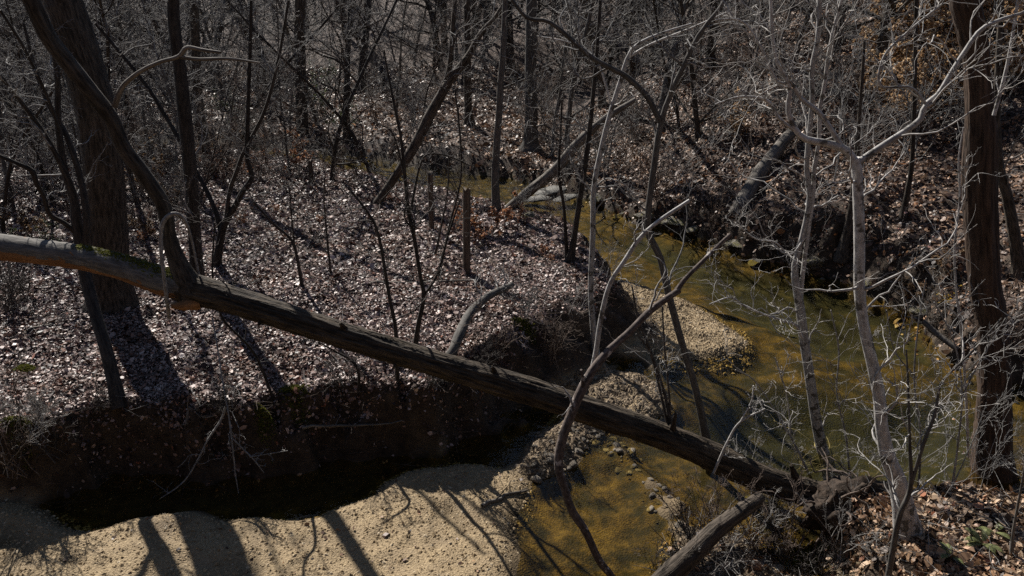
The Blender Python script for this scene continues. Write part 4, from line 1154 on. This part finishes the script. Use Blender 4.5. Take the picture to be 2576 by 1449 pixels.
for (px, py, sc, lb) in [(1235, 590, .85, 'rust orange leafy bush right of the tallest fence post'), (1210, 612, .5, 'low rust bush touching the tallest fence post'), (655, 430, .9, 'rust leafed bush beyond the forked tree'),
                         (745, 430, 1.0, 'wide rust leafed bush at the foot of the mid-distance trunk'), (560, 445, .8, 'rust leafed bush between dark trunk and forked tree'), (1290, 565, .45, 'small rust bush at the foot of the slender grey trunk')]:
    put(KB[1], px, py, sc, lb, 'bush', 'rusty_bush', None, 'rust leafed bushes')
for (px, py, sc, lb) in [(1360, 640, .7, 'reddish seedling lying low near the amber bend'), (1390, 655, .5, 'tiny reddish seedling nearest the amber bend'), (350, 610, .8, 'small rusty seedling right of the thick left trunk'), (800, 560, .6, 'small rusty seedling on the litter left of the leaning tree'),
                         (610, 560, .7, 'small rusty seedling beside the forked tree'), (700, 530, .6, 'small rusty seedling behind the forked tree')]:
    put(KB[6], px, py, sc, lb, 'seedling', 'rusty_seedling', None, 'rusty seedlings on the litter')
for i, (px, py, sc, lb) in enumerate([(370, 480, 1.0, 'brown leafy bush right of the thick left trunk'), (410, 430, 1.1, 'brown leafy bush left of the slim dark trunk'), (345, 420, 1.0, 'brown leafy bush close behind the thick left trunk'), (430, 520, .8, 'low brown bush below the log limb'),
                         (560, 390, 1.2, 'brown leafy bush far behind the forked tree'), (60, 600, .8, 'low brown bush above the log at far left'), (390, 600, .7, 'pale brown sprig beside the hooked branch'), (2290, 760, .6, 'brown bush at the water edge right of the Y tree'), (2380, 700, .7, 'brown bush on the right bank')]):
    put(KB[2], px, py, sc, lb, 'bush', 'brown_bush', None, 'brown leafy bushes')
for (px, py, sc, lb) in [(805, 290, 1.0, 'dull green shrub behind the straight mid-distance trunk'), (600, 345, .8, 'dull green shrub far behind the forked tree'), (860, 330, .6, 'small green shrub left of the leaning tree'), (120, 640, .35, 'low green sprig above the log at left')]:
    put(KB[3], px, py, sc, lb, 'shrub', 'evergreen_shrub', None, 'dull green shrubs')
for (px, py, sc, lb) in [(2250, 640, .7, 'shrub with white sunlit leaves on the far bank'), (2320, 690, .8, 'shrub with scattered pale leaves left of the reddish trunk'), (2420, 1180, .5, 'sprig with white leaves at the foot of the reddish trunk')]:
    put(KB[4], px, py, sc, lb, 'shrub', 'pale_leaf_shrub')
for (px, py, sc, lb) in [(922, 425, .6, 'small bright yellow leafed shrub on the upstream bank'), (2370, 790, .5, 'sprig with yellow leaves on the right bank')]:
    put(KB[5], px, py, sc, lb, 'shrub', 'yellow_leaf_shrub')
# brush on the near banks and bank crest
BR = [(KS[1], 1400, 870, .5, 'twiggy brush at the bank corner over the cobbles'), (KS[1], 1250, 900, .6, 'low brush just above the log right of the curved limb'),
      (KS[4], 1530, 700, .5, 'thin pale brush hanging over the amber bend'), (KS[3], 60, 740, 1.0, 'dense tangled brush below the log at far left'), (KS[3], 20, 780, .9, 'tangled brush at the left edge below the log'), (KS[1], 70, 1180, .8, 'bare brush in the shaded bank corner at left'), (KS[3], 150, 1150, .8, 'dark brush on the shaded bank face at left'),
      (KS[4], 15, 1200, .6, 'pale twiggy brush at the left edge above the sandbar'), (KS[3], 1760, 1420, .8, 'thick brush behind the foreground log'), (KS[1], 1900, 1400, .6, 'low brush on the silt at bottom right of centre'), (KS[3], 2060, 1440, .55, 'brush at the bottom edge below the root plate'), (KS[3], 1960, 1350, .7, 'brush beside the small inlet below the root plate'), (KS[4], 2000, 1210, .45, 'pale brush on the trunk end near the twin stems'), (KS[3], 1640, 1440, .5, 'small brush at the bottom edge left of the foreground log'), (KS[1], 2560, 1215, .5, 'brush right of the reddish trunk'), (KS[3], 2020, 680, .9, 'dark brush overhanging the far water edge'), (KS[1], 1940, 640, .8, 'brush on the far water edge left of the twin stems'), (KS[3], 2250, 740, .8, 'dense brush at the far water edge behind the Y tree'),
      (KS[1], 2430, 880, .8, 'brush on the right bank beside the reddish trunk'), (KS[3], 2350, 830, .8, 'brush at the water edge above the short pale log'), (KS[1], 2540, 900, .8, 'brush at the right edge behind the reddish trunk'), (KS[1], 1800, 590, .8, 'brush on the far bank above the amber bend')]
BR += [(KS[4], 1830, 1440, .5, 'pale twigs over the foreground log at the bottom edge'), (KS[1], 1990, 1430, .6, 'brown twigs on the mossy silt near the bottom'), (KS[4], 2110, 1400, .5, 'pale twigs in front of the root plate'), (KS[1], 1800, 1330, .5, 'brown twigs at the riffle beside the foreground log'), (KS[4], 1870, 1230, .4, 'pale twigs around the lower end of the fallen trunk'),
       (KS[0], 100, 1090, .5, 'grey twigs at the left bank rim'), (KS[3], 240, 1040, .45, 'dark twigs at the foot of the multi stem tree')]
VEIL = [(2200, 1230, .5, 4), (2420, 1226, .5, 2), (2560, 1232, .5, 4), (1960, 1290, .45, 0)]
VL = ['behind the root plate', 'left of the reddish trunk foot', 'right of the reddish trunk foot', 'at the small inlet']
for (px, py, sc, kk), w_ in zip(VEIL, VL): BR.append((KS[kk], px, py, sc, 'upright bare shoots ' + w_))
BR += [(KS[4], 1440, 800, .5, 'pale twigs hanging over the bank corner'), (KS[0], 1320, 800, .5, 'grey twigs behind the curved limb'), (KS[3], 1200, 930, .7, 'dark tangle under the middle of the log'), (KS[3], 1080, 960, .7, 'dark tangle at the bank rim under the log'),
       (KS[1], 1380, 930, .5, 'brown tangle on the bank slope right of the log'), (KS[3], 560, 1030, .5, 'dark twigs at the rim of the cut bank'), (KS[3], 850, 990, .6, 'dark twigs on the cut bank rim left of centre')]
for q_, (px, py, kk) in enumerate([(820, 430, 0), (900, 455, 1), (985, 475, 2), (1060, 490, 0), (1150, 505, 1), (1310, 535, 0), (1380, 550, 1), (1440, 575, 4), (1000, 405, 1), (1120, 415, 0), (1290, 425, 1), (1420, 460, 0)]):
    BR.append((KS[kk], px, py, .55, ['first', 'second', 'third', 'fourth', 'fifth', 'sixth', 'seventh', 'eighth'][q_] + ' brush clump from the left along the near rim of the upstream creek' if q_ < 8 else ['first', 'second', 'third', 'fourth'][q_ - 8] + ' brush clump from the left along the far rim of the upstream creek'))
BR += [(KS[1], 1780, 1395, .55, 'brown twigs crossing the middle of the foreground log'), (KS[4], 1880, 1330, .5, 'pale twigs over the upper end of the foreground log'), (KS[3], 1930, 1400, .6, 'dark tangle right of the foreground log'), (KS[0], 2090, 1300, .5, 'grey twigs hiding the root plate'), (KS[3], 2130, 1270, .5, 'dark tangle on top of the root plate')]
for k, px, py, sc, lb in BR:
    put(k, px, py, sc, lb, 'brush', 'brush', None, 'bare brush along the banks')

mo_ = link('moss', leaves(MOSS_ON_LOG[0] - np.array(fallen.location), np.full(n_, .03) * r_.uniform(.5, 1.4, n_), r_, .6, MOSS_ON_LOG[1]).mesh('moss', 'moss_tuft', smooth=False, barkco=False), fallen)
mo_['kind'] = 'stuff'

# ferns on the near bank
def fern(px, py, lb, n, L, seed):
    B = hit(px, py)
    r = np.random.default_rng(seed)
    root = thing('fern', lb, 'fern', B)
    for q in range(n):
        a = r.uniform(0, 6.28)
        t = np.linspace(0, 1, 22)
        rise = r.uniform(.25, .5)
        c = np.stack([np.cos(a) * t * L, np.sin(a) * t * L, .02 + rise * L * np.sin(t * 2.4) * .8], -1)
        sd_v = np.array([-math.sin(a), math.cos(a), 0])
        w = L * .2 * np.sin(np.clip(t * 1.08, 0, 1) * math.pi) ** .7 + .004
        V, T = [], []
        for i in range(1, 22):
            for s in (-1, 1):
                b = c[i]
                f = norm(c[i] - c[i - 1])
                tipp = b + s * sd_v * w[i] + f * w[i] * .35 - np.array([0, 0, w[i] * .25])
                k0 = len(V)
                V += [b - f * .014, b + f * .014, tipp]
                T.append((k0, k0 + 1, k0 + 2))
        V, T = np.array(V), np.array(T)
        link('frond', Geo().add(V, None, T).mesh('frond', 'fern_leaf', smooth=False, barkco=False), root)
fern(2470, 1372, 'bright green fern on the leaf litter at bottom right', 7, .22, 1)
fern(2385, 1405, 'smaller green fern at the bottom, left of the bright fern', 5, .17, 2)
fern(2500, 1345, 'green fern just behind the bright fern at bottom right', 4, .19, 3)

# ------------------------------------------------------------------ stones
def stone_mesh(seed, sub, amp, squash, mat, freq=2.2):
    V, Fc = blob((0, 0, 0), 1.0, seed, sub, amp, squash, freq, None, 9)
    return Geo().add(V, None, Fc).mesh('stone', mat, smooth=(sub < 3), barkco=False)
BSH = [stone_mesh(400 + i, 3, .17, (1.2, .9, .65), 'boulder_stone', 3.6) for i in range(4)]
for i, (px, py, rad, lb) in enumerate([(1690, 555, .42, 'mossy yellow boulder on the far bank left of the amber bend'), (1745, 585, .36, 'mossy boulder at the water line right of the amber bend'), (1560, 548, .38, 'rounded boulder at the top of the amber bend'),
        (1625, 545, .45, 'tall mossy boulder above the amber bend'), (1850, 615, .35, 'low boulder at the far water edge'), (2050, 668, .34, 'mossy boulder left of the stooping trunk'), (2068, 708, .22, 'small pale stone below the mossy boulder at far bank'), (1800, 640, .22, 'small stone at the far water edge'),
        (1900, 662, .3, 'grey boulder at the far waterline in mid creek bend'), (2180, 715, .3, 'boulder at the far bank behind the Y tree'), (1330, 545, .3, 'dark boulder in the creek below the leaning log'), (1450, 520, .35, 'boulder beside the flat pale slab'), (2310, 780, .25, 'stone at the water edge right of the Y tree'), (1500, 505, .4, 'boulder under the hillside roots'),
        (1905, 1268, .26, 'tan boulder below the end of the fallen trunk')]):
    p = hit(px, py)
    o = link('boulder', BSH[i % 4], None, (p[0], p[1], p[2] - rad * .05))
    rad *= .65
    o.scale = (rad * r.uniform(.9, 1.3), rad, rad * r.uniform(.8, 1.1)); o.rotation_euler = (r.uniform(-.2, .2), r.uniform(-.2, .2), r.uniform(0, 6.28))
    tag(o, lb, 'boulder', 'boulders along the creek')
SL = stone_mesh(450, 3, .12, (1.5, .8, .22), 'slab_stone')
for px, py, s, rz, lb in [(1385, 492, .42, .2, 'flat pale slab beside the leaning log in the creek'), (1350, 515, .34, -.3, 'flat pale slab at the foot of the leaning log'), (1420, 515, .3, .5, 'smaller flat slab right of the leaning log')]:
    p = hit(px, py)
    o = link('slab', SL, None, (p[0], p[1], max(p[2], ZW) + .05)); o.scale = (s, s, s); o.rotation_euler = (.05, -.08, rz)
    tag(o, lb, 'rock slab', 'flat slabs in the creek')
CSH = [stone_mesh(470 + i, 2, .14, (1.2, .9, .62), 'cobble_stone') for i in range(6)]
def cobbles(poly, n, s0, s1, lb, grp, seed, minz=-.2):
    r = np.random.default_rng(seed)
    lo, hi_ = poly.min(0), poly.max(0)
    done = 0
    while done < n:
        x, y = r.uniform(lo[0], hi_[0]), r.uniform(lo[1], hi_[1])
        if sd1(poly, x, y) < -.05: continue
        s = s0 + (s1 - s0) * r.random() ** 2.5
        z = ground(x, y)
        o = link('cobble', CSH[int(r.integers(6))], None, (x, y, z + s * r.uniform(-.25, .2)))
        o.scale = (s, s, s); o.rotation_euler = (r.uniform(-.4, .4), r.uniform(-.4, .4), r.uniform(0, 6.28))
        tag(o, lb, 'stone', grp)
        done += 1
CB1 = polyz([(1330, 1200), (1380, 1140), (1450, 1085), (1520, 1080), (1600, 1125), (1560, 1130), (1470, 1130), (1420, 1180), (1370, 1215)], 0)
cobbles(CB1, 110, .02, .09, 'one of the loose cobbles edging the shallow amber pool', 'cobbles edging the shallow pool', 1)
cobbles(COBB, 70, .03, .06, 'one of the cobbles on the bar behind the fallen trunk', 'cobbles on the bar behind the trunk', 2)
cobbles(RIFF, 60, .015, .07, 'one of the wet stones in the riffle under the trunk', 'wet riffle stones', 3)
cobbles(SILT, 40, .03, .08, 'one of the stones on the dark silt near the foreground log', 'stones on the dark silt', 4)
cobbles(GRAVA, 40, .025, .05, 'one of the larger pebbles on the pale gravel bar', 'larger pebbles of the gravel bar', 5)

def gravel(name, label, poly, n, s0, s1, seed, mat='gravel_stone'):
    r = np.random.default_rng(seed)
    lo, hi_ = np.maximum(poly.min(0), [-9, 5.5]), np.minimum(poly.max(0), [12, 24])
    P = r.uniform(lo, hi_, (n * 3, 2))
    P = P[sdf(poly, P[:, 0], P[:, 1]) > -.1 * r.random(len(P))]
    z = land(P[:, 0], P[:, 1])
    ok = (z < .16) & (z > ZW - .2)
    P, z = P[ok][:n], z[ok][:n]
    m = len(P)
    s = s0 + (s1 - s0) * r.random(m) ** 4
    base = np.array([[1, 0, 0], [0, 1, 0], [-1, 0, 0], [0, -1, 0], [0, 0, .7], [0, 0, -.7]], float)
    q = r.uniform(0, 6.28, m)
    v = base[None] * r.uniform(.65, 1.35, (m, 6, 1)) * s[:, None, None]
    v[:, :, 0] *= 1.25
    vx = v[..., 0] * np.cos(q)[:, None] - v[..., 1] * np.sin(q)[:, None]
    vy = v[..., 0] * np.sin(q)[:, None] + v[..., 1] * np.cos(q)[:, None]
    V = np.stack([vx + P[:, :1], vy + P[:, 1:], v[..., 2] * .9 + z[:, None] + s[:, None] * .02], -1)
    T = np.array([(0, 1, 4), (1, 2, 4), (2, 3, 4), (3, 0, 4), (1, 0, 5), (2, 1, 5), (3, 2, 5), (0, 3, 5)])
    g = Geo().add(V.reshape(-1, 3), None, (np.arange(m)[:, None, None] * 6 + T[None]).reshape(-1, 3))
    tag(link(name, g.mesh(name, mat, smooth=False, barkco=False)), label, 'gravel', None, 'stuff')
gravel('gravel', 'coarse tan sand and fine gravel on the near sandbar', SANDBAR, 26000, .007, .028, 1)
gravel('gravel', 'pale pebbles of the gravel bar beside the creek bend', np.vstack([GRAVA]), 9000, .012, .04, 2)
gravel('gravel', 'brown pebbles of the cobble bar behind the trunk', COBB, 6500, .012, .05, 3, 'brown_gravel')
gravel('gravel', 'fine stones over the dark silt near the bottom edge', SILT, 3500, .01, .04, 4, 'brown_gravel')

# ------------------------------------------------------------------ leaf litter, twigs, moss
def litter(name, label, mat, x0, x1, y0, y1, dens, size, accept, seed, tilt=.48):
    r = np.random.default_rng(seed)
    n = int((x1 - x0) * (y1 - y0) * dens)
    x, y = r.uniform(x0, x1, n), r.uniform(y0, y1, n)
    px, py, dz = project(np.stack([x, y, np.full(n, 1.0)], -1))
    k = (px > -150) & (px < 2726) & (np.abs(x) < y * .72 + 2)
    x, y = x[k], y[k]
    k = accept(x, y, r)
    x, y = x[k], y[k]
    e = .05
    z = land(x, y)
    gx_, gy_ = (land(x + e, y) - z) / e, (land(x, y + e) - z) / e
    nr = norm(np.stack([-gx_, -gy_, np.ones_like(x)], -1))
    s = size * r.uniform(.4, 1.5, len(x)) * (1 + .8 * (r.random(len(x)) < .07))
    c = np.stack([x, y, z], -1) + nr * (s * r.uniform(.02, .35, len(x)))[:, None]
    g = leaves(c, s, r, tilt, nr, .35, .55)
    tag(link(name, g.mesh(name, mat, smooth=False, barkco=False)), label, 'leaf litter', None, 'stuff')
    return len(x)
cnt = 0
LW = Waves(12, 20, .25, 1.2)
def acc_pen(x, y, r):
    return (sdf(PEN, x, y) > -.05 + .12 * r.standard_normal(len(x)))
cnt += litter('leaf_litter', 'pinkish brown fallen leaves carpeting the left bank', 'litter_leaf', -10.5, 3.2, 8.5, 14.5, 1900, .05, acc_pen, 1)
cnt += litter('leaf_litter', 'fallen leaves carpeting the farther part of the left bank', 'litter_leaf', -17, 4, 14.5, 29, 520, .068, acc_pen, 2)
cnt += litter('leaf_litter', 'tan fallen leaves on the near right bank', 'litter_tan', 2.0, 9.5, 5.5, 9.6, 2200, .062, lambda x, y, r: sdf(NEAR, x, y) > -.12 + .12 * r.standard_normal(len(x)), 3)
cnt += litter('leaf_litter', 'brown fallen leaves covering the right hillside', 'litter_hill', -2, 26, 9.5, 34, 270, .092, lambda x, y, r: (sdf(BACK, x, y) > .15 + .2 * r.standard_normal(len(x))) & (sdf(HILL, x, y) > -3), 4)
cnt += litter('leaf_litter', 'brown fallen leaves on the flat beyond the creek', 'litter_hill', -26, 8, 20, 46, 90, .125, lambda x, y, r: (sdf(BACK, x, y) > .2) & (sdf(HILL, x, y) < -2.5), 5)
cnt += litter('leaf_litter', 'scattered leaves caught on the dark bank face', 'litter_hill', -9, 3, 8.4, 12, 40, .055, lambda x, y, r: (sdf(PEN, x, y) < 0) & (sdf(PEN, x, y) > -.5), 6, .6)
cnt += litter('leaf_litter', 'scattered leaves on the silt beside the foreground log', 'litter_tan', .8, 5, 5.5, 8.6, 160, .06, lambda x, y, r: (sdf(SILT, x, y) > -.1) & (r.random(len(x)) < .8), 7, .6)
cnt += litter('leaf_litter', 'single brown leaves stranded on the sandbar', 'litter_hill', -6, .2, 6.5, 9.8, 9, .055, lambda x, y, r: sdf(SANDBAR, x, y) > .05, 9, .5)
print('leaves', cnt)

def ground_twigs(n, x0, x1, y0, y1, accept, seed, L=.35, lift=.02, up=.0, mat='twig_grey', name='fallen_twigs', label='', rad=.0035, cat='twigs'):
    r = np.random.default_rng(seed)
    x, y = r.uniform(x0, x1, n), r.uniform(y0, y1, n)
    k = accept(x, y, r); x, y = x[k], y[k]
    m = len(x)
    a = r.uniform(0, 6.28, m)
    P = np.zeros((m, 5, 3))
    P[:, 0] = np.stack([x, y, land(x, y) + lift], -1)
    d = norm(np.stack([np.cos(a), np.sin(a), up * r.random(m)], -1))
    ln = L * r.uniform(.3, 1.6, m)
    for s in range(1, 5):
        d = norm(d + .2 * r.standard_normal((m, 3)) * np.array([1, 1, .5]))
        P[:, s] = P[:, s - 1] + d * (ln / 4)[:, None]
    if up == 0:
        for s in range(1, 5): P[:, s, 2] = np.maximum(P[:, s, 2], land(P[:, s, 0], P[:, s, 1]) + lift)
    V, Q, bk = tubes(P, np.linspace(1, .4, 5)[None] * rad * r.uniform(.6, 1.8, (m, 1)), 4, 0, r)
    tag(link(name, Geo().add(V, Q, None, bk).mesh(name, mat)), label, cat, None, 'stuff')
ground_twigs(1500, -10, 3, 9, 20, lambda x, y, r: sdf(PEN, x, y) > 0, 1, .4, .03, label='fine grey twigs strewn over the left bank litter')
ground_twigs(2600, -3, 22, 12, 32, lambda x, y, r: sdf(BACK, x, y) > .2, 2, .6, .04, label='dead twigs strewn over the right hillside')
ground_twigs(800, .8, 6, 5.8, 9, lambda x, y, r: (sdf(SILT, x, y) > -.1) | (sdf(NEAR, x, y) > -.1), 3, .35, .02, .5, label='dead twigs littering the near right bank')
ground_twigs(12000, -10, 4, 8.0, 15, lambda x, y, r: (sdf(PEN, x, y) < .1) & (sdf(PEN, x, y) > -.45 - .45 * (x > 0)), 4, .34, .01, .35, 'twig_brown', 'exposed_roots', 'fine roots hanging from the dark cut bank', .003, 'roots')
ground_twigs(1600, -16, 3, 11, 28, lambda x, y, r: (sdf(PEN, x, y) > .1) & (LW(x, y) > .2), 5, .35, .0, 2.5, 'dry_grass' if False else 'twig_brown', 'dry_stalks', 'thin dry stalks standing in the left bank litter', .0025, 'stalks')

def moss(px, py, rad, lb, seed):
    B = hit(px, py)
    r = np.random.default_rng(seed)
    n = 700
    a, q = r.uniform(0, 6.28, n), rad * np.sqrt(r.random(n)) * r.uniform(.5, 1.1, n)
    x, y = B[0] + np.cos(a) * q * 1.5, B[1] + np.sin(a) * q
    c = np.stack([x, y, land(x, y) + .03 * (1 - q / rad / 1.2) + .02], -1)
    o = link('moss', leaves(c - B, np.full(n, .035) * r.uniform(.6, 1.4, n), r, .9).mesh('moss', 'moss_tuft', smooth=False, barkco=False), None, B)
    tag(o, lb, 'moss', None, 'stuff')
moss(742, 1004, .16, 'yellow green moss cushion on the bank rim under the log', 1)
moss(665, 1045, .10, 'small moss patch on the dark bank face', 2)
moss(62, 930, .12, 'mossy yellow patch on the litter at far left', 3)
moss(55, 1105, .14, 'green moss at the shaded left bank edge', 4)
moss(1320, 830, .15, 'moss patch on the bank behind the log', 5)
moss(2010, 1400, .3, 'ochre mossy mat on the silt near the bottom edge', 6)

for kd in KT + KS + KB:
    if kd['kid'] not in USED:
        for ch in KIDS[kd['kid']]: bpy.data.objects.remove(ch)
        bpy.data.objects.remove(kd)
for o in bpy.data.objects:
    for k in ('r', 'kid'):
        if k in o: del o[k]
